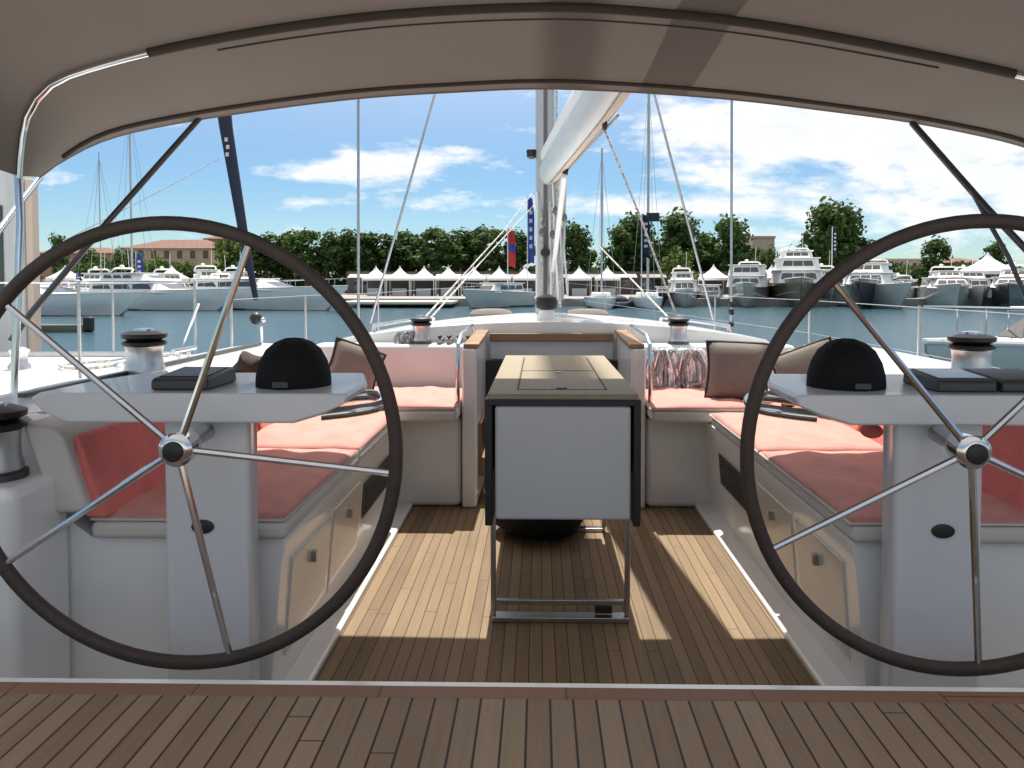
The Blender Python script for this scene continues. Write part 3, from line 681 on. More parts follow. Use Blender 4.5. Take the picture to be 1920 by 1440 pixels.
# ------------------------------------------------------------------ mast, boom, rigging
my = 8.0
mxx = W(1022, 400, my).x
mt = Thing('mast', 'grey aluminium yacht mast rising behind the boom', 'mast', (mxx, my, .8))
ell = [(mxx+.098*math.cos(q*math.pi/8), my+.15*math.sin(q*math.pi/8)) for q in range(16)]
mt.part('mast_tube', MB().prism(ell, 2, .80, 17.0), M['alu'], smooth=True)
mt.part('sail_track', MB().box(mxx-.018, mxx+.022, my-.168, my-.140, 1.0, 16.8), M['alud'])
mt.part('spreader', MB().box(mxx-1.95, mxx+1.95, my-.02, my+.05, 6.5, 6.56), M['alu'])
mt.part('spreader_light', MB().lathe([(.02,0),(.05,.02),(.055,.09),(.03,.10)], W(997, 298, my), n=14), M['black'], smooth=True)
mt.part('halyard', MB().tube([(mxx+.115,my-.08,.9),(mxx+.115,my-.08,16)], .012, n=6), M['rope'])
mt.part('halyard', MB().tube([(mxx+.15,my-.03,.9),(mxx+.13,my-.08,2.2)], .02, n=6), M['rope'])
mt.part('mast_winch', MB().lathe([(.045,0),(.04,.05),(.05,.10),(.04,.12)], (mxx-.0, my-.17, 1.45), axis=(0,-1,0), n=14), M['black'], smooth=True)
mt.part('mast_winch', MB().lathe([(.045,0),(.04,.05),(.05,.10),(.04,.12)], (mxx+.12, my-.05, 1.32), axis=(1,-.4,0), n=14), M['black'], smooth=True)
for k, (a, r_) in enumerate(((1006,.012),(1016,.009),(1034,.014),(1041,.016),(1048,.018),(1056,.014),(1064,.010),(1036,.010))):
    p0 = W(a, 556, my-.3); p1 = W(1012+(a-1012)*.8, 360+9*k, my-.12)
    mt.part('running_line', MB().tube([p0, p1], r_, n=6), M['rope'] if k % 2 else M['white'])
bm0 = W(1026, 322, 7.85); bm1 = W(1128, 176, 4.75); dr = (bm1-bm0); bm2 = bm0+dr*2.3; bm2.z = bm1.z+.16
bo = Thing('boom', 'thick pale boom with rolled mainsail running aft from the mast over the canopy', 'boom', bm0)
def bsec(p, wdt, hgt):
    return [p+Vector((wdt*math.cos(q*math.pi/8), 0, hgt*math.sin(q*math.pi/8))) for q in range(16)]
bo.part('boom_tube', MB().loft([bsec(bm0, .085, .13), bsec(bm0.lerp(bm1, .5), .085, .14), bsec(bm1, .085, .14), bsec(bm2, .085, .13)]), M['sail'], smooth=True)
off = Vector((.09, 0, -.075))
bo.part('sail_bag', MB().loft([bsec(bm0+Vector((.0,-.02,.16)), .07, .10), bsec(bm1+Vector((.0,0,.17)), .08, .11), bsec(bm2+Vector((0,0,.15)), .07, .08)]), M['white'], smooth=True)
bo.part('boom_rope', MB().tube([bm0+Vector((.10,0,-.10)), bm1+Vector((.10,0,-.13))], .010, n=6), M['roped'])
bo.part('boom_rope', MB().tube([bm0+Vector((.12,0,-.04)), bm1+Vector((.11,0,-.05))], .008, n=6), M['rope'])
bo.part('vang', MB().tube([W(1058, 330, 6.9), W(1034, 535, 7.9)], [.028, .022], n=10), M['white'], smooth=True)
bo.part('gooseneck', MB().box(bm0.x-.05, bm0.x+.05, bm0.y-.02, my-.14, bm0.z-.10, bm0.z+.06), M['alud'], bevel=.01)
bo.part('boom_end_plate', MB().loft([bsec(bm0+Vector((0,-.002,0)), .09, .135), bsec(bm0+Vector((0,-.05,0)), .09, .135)]), M['alu'])
bo.part('lower_track', MB().loft([[p_+Vector((a, 0, b)) for a, b in ((.01,-.15),(.10,-.10),(.12,-.06),(.03,-.10))] for p_ in (bm0.lerp(bm1, .03), bm1, bm2)]), M['beige'])
rd5 = random.Random(12)
for k in range(9):
    a = 1034+rd5.uniform(0, 28); b = 1034+rd5.uniform(0, 30); y0_ = rd5.uniform(330, 430)
    mt.part('running_line', MB().tube([W(b, 562, my-.45), W((a+b)/2+rd5.uniform(-3,3), (y0_+560)/2, my-.35), W(a, y0_, my-.3)], rd5.uniform(.007, .017), n=6), [M['rope'], M['alu'], M['white'], M['roped']][k % 4])
for (a, b) in ((1021, 418), (1016, 436), (1036, 440), (1046, 428), (1042, 395), (1058, 408)):
    mt.part('rope_clutch', MB().ball(W(a, b, my-.38), .03, .03, .045, n=10), M['alud'], smooth=True)
def block(c, s, name='block'):
    return MB().lathe([(s*.6,-s*.35),(s,-s*.2),(s,s*.2),(s*.6,s*.35)], c, axis=(1,.3,0), n=14)
for (a, b, d, s_) in ((1120, 226, 5.15, .04), (1108, 240, 5.45, .03), (1112, 236, 5.35, .035), (1103, 246, 5.5, .04), (1134, 236, 5.0, .032), (1128, 214, 4.98, .028)):
    bo.part('block', block(W(a, b, d), s_), M['black'], smooth=True)
for (a, b, d, s_) in ((1060, 322, 7.0, .05), (1053, 312, 7.1, .05)):
    bo.part('block', block(W(a, b, d), s_), M['black'], smooth=True)
def line(name, pts, r, m, label, cat, grp=None, n=6):
    return solo(name, MB().tube(pts, r, n=n), m, label, cat, grp, smooth=True)
G = 'wire shrouds of the yacht'
cs0 = W(672, 612, 8.2); cs1 = W(1371, 608, 8.2)
line('shroud', [cs0, W(672, 180, 8.2), (mxx-1.93, 8.05, 6.5)], .016, M['steel'], 'vertical grey shroud left of the mast', 'shroud', G)
line('shroud', [cs1, W(1372, 186, 8.2), (mxx+1.93, 8.05, 6.5)], .014, M['steel'], 'vertical grey shroud right of the mast with black fittings', 'shroud', G)
line('shroud', [W(694, 606, 8.0), W(815, 178, 8.0), (mxx-.1, 8.0, 6.4)], .013, M['steel'], 'slanting wire stay left of the mast', 'shroud', G)
line('shroud', [W(1338, 600, 8.0), W(1227, 178, 8.0), (mxx+.1, 8.0, 6.4)], .013, M['steel'], 'slanting wire stay right of the mast', 'shroud', G)
tb = MB()
for y_ in (571, 585, 607): tb.lathe([(.025,-.03),(.03,0),(.025,.03)], W(1371, y_, 8.2), n=10)
solo('turnbuckle', tb, M['black'], 'black turnbuckle fittings on the foot of the right vertical shroud', 'turnbuckle')
G = 'pale ropes between boom, mast and winches'
line('rope', [W(1000, 360, 7.7), W(945, 432, 6.9), W(796, 596, 4.62)], .0055, M['rope'], 'upper pale rope running down from the mast to the left forward winch', 'rope', G)
line('rope', [W(1002, 384, 7.7), W(912, 480, 6.2), W(806, 598, 4.60)], .0055, M['rope'], 'lower pale rope running down from the mast to the left forward winch', 'rope', G)
line('rope', [W(1132, 240, 5.0), W(1198, 400, 4.85), W(1272, 602, 4.62)], .0065, M['rope'], 'flecked rope from the boom block down to the right forward winch', 'rope', G)
line('rope', [W(1124, 462, 7.2), W(1190, 530, 6.0), W(1252, 594, 4.8)], .006, M['rope'], 'short pale rope slanting to the right edge of the cabin roof', 'rope', G)
line('rope', [W(410, 298, 9), W(300, 358, 8), W(118, 452, 7)], .005, M['roped'], 'hair thin line slanting down left from the navy furled sail', 'rope', G)
ns = MB().tube([W(418, 190, 9.0), W(424, 240, 9.0), W(455, 430, 9.0), W(480, 562, 9.0)], [.085, .075, .055, .030], n=12)
q = Thing('furled_sail', 'dark navy furled sail leaning left of centre, narrowing to its foot', 'sail', W(480, 562, 9.0))
q.part('sail_cloth', ns, M['navy'], smooth=True)
mk = MB()
for a, b in ((424, 262), (427, 276), (426, 290)):
    c = W(a, b, 8.9); mk.box(c.x-.018, c.x+.018, c.y-.004, c.y, c.z-.02, c.z+.025)
q.part('white_mark', mk, M['sail'])

# lifelines and stanchions
def stanchion(p, h, label):
    return solo('stanchion', MB().tube([p, p+Vector((0, 0, h))], .0095, n=8), M['steel'], label, 'stanchion', 'lifeline stanchions', smooth=True)
sr = []
for yy_, lab in ((3.0, 'starboard stanchion nearest the camera'), (4.42, 'thin chrome stanchion on the starboard rail over the right console'), (6.2, 'chrome stanchion on the starboard rail behind the right wheel rim'), (8.4, 'farthest starboard stanchion near the vertical shroud')):
    hw = 2.13 if yy_ < 7 else 1.88
    p = Vector((CX+hw-.05, yy_, .45)); stanchion(p, .57, lab); sr.append(p)
line('lifeline', [p+Vector((0,0,.56)) for p in sr]+[Vector((CX+.3, 13.4, 1.15))], .0025, M['steel'], 'upper starboard lifeline wire over the water', 'lifeline', 'lifeline wires')
line('lifeline', [p+Vector((0,0,.30)) for p in sr]+[Vector((CX+.3, 13.4, .9))], .002, M['steel'], 'lower starboard lifeline wire over the water', 'lifeline', 'lifeline wires')
sp_ = []
for yy_, lab in ((5.0, 'port stanchion behind the upper left spoke'), (6.6, 'port stanchion beyond the black dome cover'), (8.4, 'farthest port stanchion near the vertical shroud')):
    hw = 2.13 if yy_ < 7 else 1.88
    p = Vector((CX-hw+.05, yy_, .45)); stanchion(p, .60, lab); sp_.append(p)
line('lifeline', [p+Vector((0,0,.59)) for p in sp_]+[Vector((CX-.3, 13.4, 1.15))], .0025, M['steel'], 'upper port lifeline wire over the water', 'lifeline', 'lifeline wires')
# brace on the port side
line('gate_brace', [W(340, 655, 5.2), W(372, 568, 5.2)], .011, M['chrome'], 'short slanting chrome brace beside the port stanchion', 'brace')
e_ = Thing('rail_fitting', 'black round fitting on a thin chrome post behind the port rail', 'fitting', W(490, 655, 5.6))  # plain round black fitting on a post, gives no light
e_.part('post', MB().tube([W(492, 668, 5.6), W(490, 612, 5.6)], .010), M['chrome'])
e_.part('fitting_ball', MB().ball(W(480, 597, 5.6), .045), M['black'], smooth=True)
e_.part('bracket', MB().ball(W(493, 600, 5.58), .02), M['chrome'], smooth=True)

# ------------------------------------------------------------------ neighbour on the left
nb = Thing('neighbouring_yacht', 'white deck of the neighbouring yacht just beyond the port rail', 'yacht', (-4.3, 3, -1.3))
hs = []
for yy_, s_ in ((-4, 1), (2, 1), (5.0, .99), (6.0, .95), (6.3, .88)):
    hs.append([(-4.3-1.75*s_, yy_, .56), (-4.3+1.75*s_, yy_, .56), (-4.3+1.75*s_, yy_, .48), (-4.3+1.45*s_, yy_, -1.6), (-4.3-1.45*s_, yy_, -1.6), (-4.3-1.75*s_, yy_, .48)])
nb.part('hull', MB().loft(hs), M['gel'], bevel=.03)
nb.part('cabin_top', MB().box(-5.4, -3.3, -2, 4.6, .5605, .72), M['gel2'], bevel=.08, seg=3)
nb.part('hatch', MB().box(-3.9, -3.4, 3.6, 4.3, .7205, .745), M['glass'], bevel=.01)
for x_, y_ in ((-2.65, 5.9), (-2.65, 4.4), (-3.4, 6.1)):
    nb.part('stanchion', MB().tube([(x_,y_,.56),(x_,y_,1.16)], .010, n=8), M['steel'])
nb.part('rail', MB().tube([(-2.65,-1,1.15),(-2.65,5.9,1.15),(-3.4,6.1,1.15),(-5.2,6.1,1.15)], .004, n=8), M['chrome'])
nb.part('toe_rail', MB().box(-2.60, -2.57, -1, 5.6, .5605, .60).box(-5.4, -2.95, 6.08, 6.11, .5605, .60), M['steel'], bevel=.004)
nb.part('cleat', MB().tube([(-2.82,5.0,.63),(-2.82,5.28,.63)], .014, n=8).tube([(-2.82,5.09,.56),(-2.82,5.09,.63)], .010, n=6).tube([(-2.82,5.19,.56),(-2.82,5.19,.63)], .010, n=6), M['chrome'], smooth=True)
nb.part('mooring_rope', MB().tube(cr([(-2.82,5.1,.60),(-3.0,5.0,.585),(-3.3,5.25,.585),(-3.1,5.5,.585),(-2.85,5.3,.60),(-2.7,5.7,.61),(-2.75,6.3,.3)], 40), .012, n=6), M['rope'], smooth=True)
nb.part('deck_winch', MB().lathe([(.07,0),(.07,.02),(.05,.05),(.05,.10),(.065,.13),(.03,.15)], (-3.55, 5.2, .56)), M['drum'], smooth=True)
yt.part('genoa_track', MB().box(-1.58, -1.555, 2.3, 4.3, .801, .816), M['dsteel'], bevel=.003)
yt.part('deck_cleat', MB().tube([(-1.70,3.55,.83),(-1.70,3.78,.83)], .011, n=8).tube([(-1.70,3.62,.78),(-1.70,3.62,.83)], .009, n=6).tube([(-1.70,3.71,.78),(-1.70,3.71,.83)], .009, n=6), M['chrome'], smooth=True)
px_ = W(22, 500, 6.8)
pl = Thing('superstructure_pillar', 'tall pale grey pillar with rounded top at the left picture edge', 'pillar', (px_.x, 6.8, -1.3))
a0, a1 = W(-60, 500, 6.8).x, W(44, 500, 6.8).x; zt = W(20, 275, 6.8).z
pr = [(a0, -1.6), (a1, -1.6), (a1, zt-.25), (a1-.03, zt-.12), (a1-.12, zt-.02), (a1-.25, zt), (a0, zt)]
pl.part('column', MB().prism(pr, 1, 6.8, 6.95), M['pillar'], bevel=.02)
pl.part('corner_strip', MB().box(a1+.002, W(58, 500, 6.8).x, 6.83, 6.93, -1.6, zt-.28), M['beige'], bevel=.01)
pl.part('window', MB().box(a0, W(8, 500, 6.8).x, 6.785, 6.80, W(0, 560, 6.8).z, W(0, 385, 6.8).z), M['glass'], bevel=.01)

# ------------------------------------------------------------------ motor yachts
def motor_yacht(L, Bm, H, tiers, hull, label, loc, rz, cat='motor yacht', grp='motor yachts moored in the harbour', arch=True, rail=True, stripe=None, boot=True):
    t = Thing('motor_yacht', label, cat, (0, 0, 0), grp)
    secs = []; dk = []
    for i in range(13):
        s = i/12; wd = max(.03, Bm/2*(1-(1-s)**2.4)); ww = max(.02, wd*(.30+.62*min(1, s*1.6)))
        zs = H*(1.22-.30*s+.05*s*s); y_ = s*L; yw = y_+(1-s)**2*.13*L
        half = [(wd, y_, zs), (wd*.99, y_, zs*.86), ((wd*.72+ww*.28), (y_*.5+yw*.5), zs*.42), (ww, yw, 0), (ww*.8, yw, -.5)]
        secs.append([(a, b, c) for a, b, c in half]+[(-a, b, c) for a, b, c in half[::-1]])
        dk.append((wd, y_, zs))
    t.part('hull', MB().loft(secs), hull, smooth=True)
    if boot:
        bb = MB().loft([[(a*1.01+(.01 if a > 0 else -.01), b, c) for a, b, c in [(q[3][0]*1.01, q[3][1], .16), (q[3][0], q[3][1], -.1), (-q[3][0], q[3][1], -.1), (-q[3][0]*1.01, q[3][1], .16)]] for q in secs])
        t.part('waterline_band', bb, M['hulld'])
    t.part('rubbing_strake', MB().tube([(a, b-.02, c) for a, b, c in dk[::-1]]+[(-a, b-.02, c) for a, b, c in dk], .05, n=6), M['white'], smooth=True)
    z = H*.97
    for k, (y0, y1, wf, h, rake) in enumerate(tiers):
        w0 = Bm/2*wf; w1 = w0*.90
        c = t.part('cabin' if k == 0 else 'upper_deck', MB().add([(-w0*.72,y0*L,z),(w0*.72,y0*L,z),(w0,y0*L+.12*L,z),(w0,y1*L,z),(-w0,y1*L,z),(-w0,y0*L+.12*L,z),
              (-w1*.66,(y0+rake)*L,z+h),(w1*.66,(y0+rake)*L,z+h),(w1,(y0+rake+.10)*L,z+h),(w1,y1*L,z+h),(-w1,y1*L,z+h),(-w1,(y0+rake+.10)*L,z+h)],
              [(0,5,4,3,2,1),(6,7,8,9,10,11),(0,1,7,6),(1,2,8,7),(2,3,9,8),(3,4,10,9),(4,5,11,10),(5,0,6,11)]), M['white'], bevel=.06)
        e = .02; gz0, gz1 = .35, .80
        def pt(side, yb, yt_, wb, wt, g_): return (side*(wb+(wt-wb)*g_+e), yb+(yt_-yb)*g_-e, z+h*g_)
        A = [(-w0*.70,y0*L),(w0*.70,y0*L)]; Bt = [(-w1*.64,(y0+rake)*L),(w1*.64,(y0+rake)*L)]
        def lp(a, b, g_): return (a[0]+(b[0]-a[0])*g_, a[1]+(b[1]-a[1])*g_-e, z+h*g_)
        nwin = 3
        for i in range(nwin):
            f0, f1 = (i+.04)/nwin, (i+.96)/nwin
            def at_(fr_, g_):
                lo = lp(A[0], Bt[0], g_); hi = lp(A[1], Bt[1], g_)
                return tuple(lo[j]+(hi[j]-lo[j])*fr_ for j in range(3))
            t.part('window', MB().add([at_(f0, gz0), at_(f1, gz0), at_(f1, gz1), at_(f0, gz1)], [(0,1,2,3)]), M['glass'], parent=c, solid=.02)
        for sd_ in (-1, 1):
            for i in range(3):
                ya = y0*L+.14*L+(y1-y0-.16)*L*(i+.03)/3; yb = y0*L+.14*L+(y1-y0-.16)*L*(i+.96)/3; sh = rake*L*.5
                t.part('window', MB().add([(sd_*(w0+(w1-w0)*gz0+e),ya,z+h*gz0),(sd_*(w0+(w1-w0)*gz0+e),yb,z+h*gz0),(sd_*(w0+(w1-w0)*gz1+e),yb,z+h*gz1),(sd_*(w0+(w1-w0)*gz1+e),ya+sh*.3,z+h*gz1)], [(0,1,2,3)]), M['glass'], parent=c, solid=.02)
        z += h
        rf = MB().box(-w1*1.05, w1*1.05, (y0+rake)*L-.1, y1*L+.3, z+.003, z+.09)
        t.part('roof_edge', rf, M['white'], parent=c, bevel=.03)
        z += .093
    if arch:
        yb = (tiers[-1][1]-.08)*L; wa = Bm*.28
        t.part('radar_arch', MB().tube([(-wa,yb+.5,z-.1),(-wa*.9,yb,z+.32),(-wa*.7,yb-.1,z+.42),(wa*.7,yb-.1,z+.42),(wa*.9,yb,z+.32),(wa,yb+.5,z-.1)], .08, n=8), M['white'], smooth=True)
        t.part('radar_dome', MB().ball((-.3,yb-.1,z+.58), .22, .22, .15), M['white'], smooth=True)
        t.part('antenna', MB().tube([(wa*.5,yb,z+.4),(wa*.55,yb+.2,z+2.2)], .025, n=5), M['white'])
    if rail:
        rp = [(-a*.93, b+.1, c+.62) for a, b, c in dk[7:0:-1]]+[(0, -.05, H*1.22+.62)]+[(a*.93, b+.1, c+.62) for a, b, c in dk[1:8]]
        rb = MB().tube(rp, .025, n=5)
        for p in rp[::2]: rb.tube([p, (p[0], p[1], p[2]-.62)], .018, n=5)
        t.part('bow_rail', rb, M['chrome'])
    t.o.location = loc; t.o.rotation_euler = (0, 0, rz)
    return t
def wl(px, py): q = Wz(px, py, WZ); return (q.x, q.y, WZ)
# bows towards the camera on the right
def my_at(px, py, turn, *args, **k):
    q = wl(px, py); return motor_yacht(*args, q, -math.atan2(q[0], q[1])+R(turn), **k)
my_at(1288, 577, 4, 12, 3.5, 1.55, [(.26,.85,.84,1.15,.08),(.42,.8,.66,.75,.05)], M['hullg'], 'white motor yacht with grey hull, leftmost of the big yachts right of the mast')
my_at(1394, 577, -3, 15, 4.4, 2.05, [(.22,.88,.92,1.1,.03),(.28,.85,.88,1.05,.03)], M['hullg'], 'two deck motor yacht with two dark window rows, below the rounded tree')
my_at(1502, 578, 3, 21, 5.9, 2.45, [(.22,.90,.92,1.3,.03),(.30,.86,.80,1.2,.03),(.40,.78,.6,.75,.03)], M['hullo'], 'largest three deck motor yacht with olive hull left of the tall tree')
my_at(1610, 580, -6, 18, 5.2, 2.35, [(.26,.90,.88,1.1,.06),(.4,.8,.7,.9,.05)], M['hulld'], 'motor yacht with black hull half hidden by the right wheel rim')
my_at(1708, 581, 28, 16, 4.8, 2.0, [(.34,.90,.8,1.0,.12),(.5,.8,.6,.6,.06)], M['hullg'], 'sleek white motor yacht with grey hull inside the right wheel')
my_at(1800, 580, 8, 15, 4.6, 1.95, [(.3,.90,.85,1.0,.10),(.44,.8,.6,.6,.06)], M['hullg'], 'white motor yacht below the pointed tent at the right')
my_at(1890, 580, -4, 15, 4.8, 2.0, [(.3,.90,.85,1.0,.10),(.44,.8,.6,.7,.06)], M['hulld'], 'dark hulled motor yacht behind the railed bow at the right edge')
my_at(1560, 575, 5, 14, 4.0, 1.9, [(.26,.88,.86,1.1,.06),(.38,.82,.7,.8,.05)], M['hullw'], 'white motor yacht squeezed between the largest yacht and the black hulled one')
my_at(1660, 575, -8, 14, 4.0, 1.8, [(.30,.88,.86,1.0,.08)], M['hullw'], 'white motor yacht farther back between the black hull and the sleek yacht')
my_at(1845, 576, 10, 14, 4.2, 1.8, [(.30,.88,.86,1.1,.06),(.42,.82,.7,.7,.05)], M['hullw'], 'white motor yacht farther back below the far right tent')
my_at(1345, 575, 12, 10, 3.0, 1.3, [(.30,.88,.86,.9,.06)], M['hullg'], 'small grey hulled motor boat between the two leftmost big yachts', arch=False)
my_at(1235, 575, -10, 9, 2.8, 1.2, [(.34,.86,.8,.8,.08)], M['hulld'], 'small dark motor boat beneath the slanting right stay', arch=False)
# centre
my_at(868, 579, -38, 10, 3.2, 1.5, [(.3,.85,.78,.9,.12)], M['hullg'], 'small grey hulled motor boat left of the mast', arch=False)
# left side
motor_yacht(15, 4.4, 1.45, [(.34,.78,.8,.9,.22)], M['hullw'], 'sleek white motor yacht at the far left with its bow pointing right', wl(268, 592), R(84))
motor_yacht(17, 4.6, 1.6, [(.30,.85,.8,1.0,.16),(.45,.8,.6,.6,.1)], M['hullw'], 'white motor yacht with its bow beside the upper left spoke', wl(446, 583), R(74))
motor_yacht(18, 4.8, 1.8, [(.30,.85,.8,1.0,.18)], M['hullw'], 'white motor yacht with long pointed bow behind the left wheel rim', wl(652, 583), R(70))
my_at(500, 576, 20, 13, 4.0, 1.7, [(.3,.85,.8,1.1,.1),(.42,.8,.6,.7,.06)], M['hullw'], 'white flybridge motor yacht farther back just right of the navy sail')
my_at(96, 577, -8, 12, 3.8, 1.7, [(.3,.85,.8,1.0,.1)], M['hullw'], 'white motor yacht farther back at the far left beside the pillar')
my_at(350, 577, 14, 12, 3.8, 1.6, [(.3,.85,.8,1.0,.1),(.42,.8,.6,.7,.06)], M['hullw'], 'white flybridge motor yacht farther back between the left wheel spokes')
my_at(405, 577, 6, 13, 4.0, 1.8, [(.3,.85,.8,1.1,.1),(.42,.8,.6,.8,.06)], M['hullw'], 'white flybridge motor yacht farther back just left of the navy sail')
my_at(150, 578, -12, 12, 3.8, 1.6, [(.3,.85,.8,1.0,.1),(.42,.8,.6,.7,.06)], M['hullw'], 'white motor yacht farther back behind the far left bow')
# nearer bow with rails at right
nr = motor_yacht(11, 3.6, 1.15, [(.20,.85,.78,.75,.12)], M['hullg'], 'nearer white motor boat with tall chrome bow rails at the right edge', (0,0,0), 0, rail=True, arch=False, boot=False)
q = W(1735, 690, 14); nr.o.location = (q.x, 14, WZ); nr.o.rotation_euler = (0, 0, R(-72))
# dinghy
dg = Thing('inflatable_dinghy', 'dark dinghy under a navy cover floating right of the mast', 'dinghy', wl(1148, 577))
c = Vector(wl(1148, 577)); 
dg.part('tube', MB().tube([c+Vector(p) for p in ((-2,.8,.3),(-2.1,0,.3),(-1.6,-.8,.3),(1.2,-.8,.3),(2.1,0,.45),(1.2,.8,.3),(-2,.8,.3))], .3, n=10), M['hulld'], smooth=True)
dg.part('boat_cover', MB().ball(c+Vector((.3,0,.55)), 1.4, .8, .7), M['navy'], smooth=True)
dg.part('console', MB().box(c.x-1.4, c.x-.6, c.y-.4, c.y+.4, c.z+.3, c.z+1.3), M['blue'], bevel=.1)
# dark mooring piles
for i, (a, b, lab) in enumerate(((676, 574, 'left of the two dark mooring piles before the pontoon'), (703, 580, 'right of the two dark mooring piles before the pontoon'))):
    p = Vector(wl(a, b)); solo('mooring_pile', MB().tube([p-Vector((0,0,.5)), p+Vector((0,0,.55))], .16, n=10), M['hulld'], lab, 'mooring pile', 'dark mooring piles')
bu = Vector(wl(110, 622)); d_ = Thing('tender', 'small dark green tender floating at the far left', 'tender', bu)
d_.part('hull', MB().loft([[bu+Vector((x_, y_*s, z_)) for x_, y_, z_ in ((xx,-.5,.35),(xx,-.3,-.1),(xx,.3,-.1),(xx,.5,.35))] for xx, s, x_ in ((-1.6,.9,0),(-.5,1,0),(.8,.8,0),(1.6,.1,0))]), M['hullo'], smooth=True)
d_.part('outboard_motor', MB().box(bu.x+1.3, bu.x+1.75, bu.y-.2, bu.y+.2, bu.z, bu.z+.75), M['black'], bevel=.1)

# distant sailing boats with tall masts
def sailboat(px, label, ylo=577, h=15, r=.10):
    c = Vector(wl(px, ylo)); t = Thing('moored_sailboat', label, 'sailboat', c, 'sailboats moored along the quay')
    hs = []
    for i in range(9):
        s = i/8; hw = max(.03, 1.6*math.sin(math.pi*(.08+.92*(1-s))**.8)**.6 if s > .02 else .05)
        hs.append([c+Vector((hw*a, -5+10*s, z)) for a, z in ((-1,1.05),(-.9,.3),(-.5,-.2),(.5,-.2),(.9,.3),(1,1.05))])
    t.part('hull', MB().loft(hs), M['hullw'], smooth=True)
    t.part('cabin', MB().box(c.x-.8, c.x+.8, c.y-2, c.y+2.5, c.z+1.05, c.z+1.5), M['white'], bevel=.15)
    t.part('mast', MB().tube([c+Vector((0,-.5,1)), c+Vector((0,-.5,h))], r, n=8), M['alu'], smooth=True)
    t.part('boom', MB().tube([c+Vector((0,-.5,2.3)), c+Vector((0,3.6,2.2))], .16, n=8), M['navy'], smooth=True)
    st = MB()
    for e in ((0,-5,1.1),(-1.5,0,1.0),(1.5,0,1.0),(0,5,1.0)): st.tube([c+Vector(e), c+Vector((0,-.5,h*.97))], .018, n=4)
    t.part('stay', st, M['steel'])
sailboat(254, 'moored sailboat whose mast rises inside the left wheel', h=20)
sailboat(1127, 'moored sailboat with pale mast just right of the yacht mast', h=15.4)
sailboat(1213, 'moored sailboat with tall dark mast and small flag right of the boom', h=22, r=.13)
sailboat(196, 'moored sailboat with thin mast beside the long canopy strut', h=15, r=.06)

# flags
def flag(px, y0, y1, d, wpx, m, label, m2=None):
    base = W(px, y1, d); topz = W(px, y0, d).z
    t = Thing('feather_flag', label, 'flag', (base.x, d, -.5), 'promotional flags along the quay')
    t.part('pole', MB().tube([(base.x, d, -.5), (base.x, d, topz)], .05, n=6), M['white'])
    w_ = wpx*d/FPX; n = 10; rows = []
    zb = base.z
    for i in range(n+1):
        s = i/n; z_ = zb+(topz-zb)*s; ww = w_*(1-.5*max(0, s-.75)*4*.6)
        rows.append([(base.x+.05+ww*j/4, d+.12*math.sin(j*1.3+s*7), z_-.25*j/4) for j in range(5)])
    t.part('cloth', MB().grid(rows), m, solid=.01, smooth=True)
    if m2:
        r2 = [[(p[0], p[1]-.03, p[2]) for p in r] for r in rows[4:7]]
        t.part('band', MB().grid(r2), m2, solid=.01)
    else:
        mk = MB()
        for k in range(5):
            z_ = zb+(topz-zb)*(.2+.13*k); mk.box(base.x+w_*.3, base.x+w_*.75, d-.18, d-.165, z_, z_+(topz-zb)*.06)
        t.part('lettering', mk, M['sail'])
flag(989, 368, 490, 80, 12, M['blue'], 'tall blue feather flag touching the left side of the mast')
flag(952, 428, 498, 80, 14, M['red'], 'red flag with a blue band left of the mast', M['blue'])
flag(1048, 378, 436, 80, 10, M['blue'], 'blue flag just right of the mast')
flag(1203, 400, 480, 70, 14, M['navy'], 'dark navy flag right of the boom')
flag(256, 472, 545, 90, 14, M['blue'], 'blue feather flag before the ochre building')
flag(143, 512, 545, 84, 12, M['blue'], 'short blue flag at far left above the white yacht')
flag(216, 515, 560, 80, 10, M['blue'], 'small violet blue flag right of the short blue flag')
flag(1560, 425, 480, 92, 8, M['navy'], 'narrow dark flag before the tallest tree')
sgn_ = Thing('pennant', 'small black pennant on the tall dark mast', 'pennant', W(1213, 400, 71))
c = W(1218, 405, 71); sgn_.part('cloth', MB().box(c.x-.3, c.x+.9, c.y, c.y+.05, c.z-.5, c.z+.3), M['black'], bevel=.02)

# tents
def tent(px, label, w_=3.0, d=96, proto=[None]):
    x = W(px, 515, d).x
    if proto[0] is None:
        t = Thing('pagoda_tent', label, 'tent', (0, 0, -.5), 'white pagoda tents along the quay'); z0 = -.5; ze = 1.7; zp = 3.25; h = 1.45
        secs = []
        for s in (0, .15, .35, .6, .85, 1):
            rr = h*(1-s)**1.7+.03; z_ = ze+(zp-ze)*s
            secs.append([(rr*a, rr*b, z_) for a, b in ((-1,-1),(1,-1),(1,1),(-1,1))])
        t.part('roof', MB().loft([[(h*a, h*b, ze-.28) for a, b in ((-1,-1),(1,-1),(1,1),(-1,1))]]+secs), M['tent'])
        for a in (-1, 1):
            for b in (-1, 1): t.part('post', MB().box(a*h*.97-.04, a*h*.97+.04, b*h*.97-.04, b*h*.97+.04, z0, ze-.28), M['white'])
        t.part('counter', MB().box(-.9, .9, -.6, -.1, z0, .45), M['hullg'])
        t.part('back_wall', MB().box(-h*.95, h*.95, h*.9, h*.93, z0, ze-.3), M['shut'])
        proto[0] = t.o; o = t.o
    else: o = copytree(proto[0])
    o['label'] = label; o.location = (x, d, -.5); return o
tl = ['first', 'second', 'third', 'fourth', 'fifth', 'sixth', 'seventh']
for i, px in enumerate((705, 750, 795, 841, 888, 936, 984)):
    tent(px, '%s from the left in the row of seven white pagoda tents left of the mast' % tl[i])
tent(1086, 'white pagoda tent first to the right of the mast'); tent(1139, 'white pagoda tent second to the right of the mast')
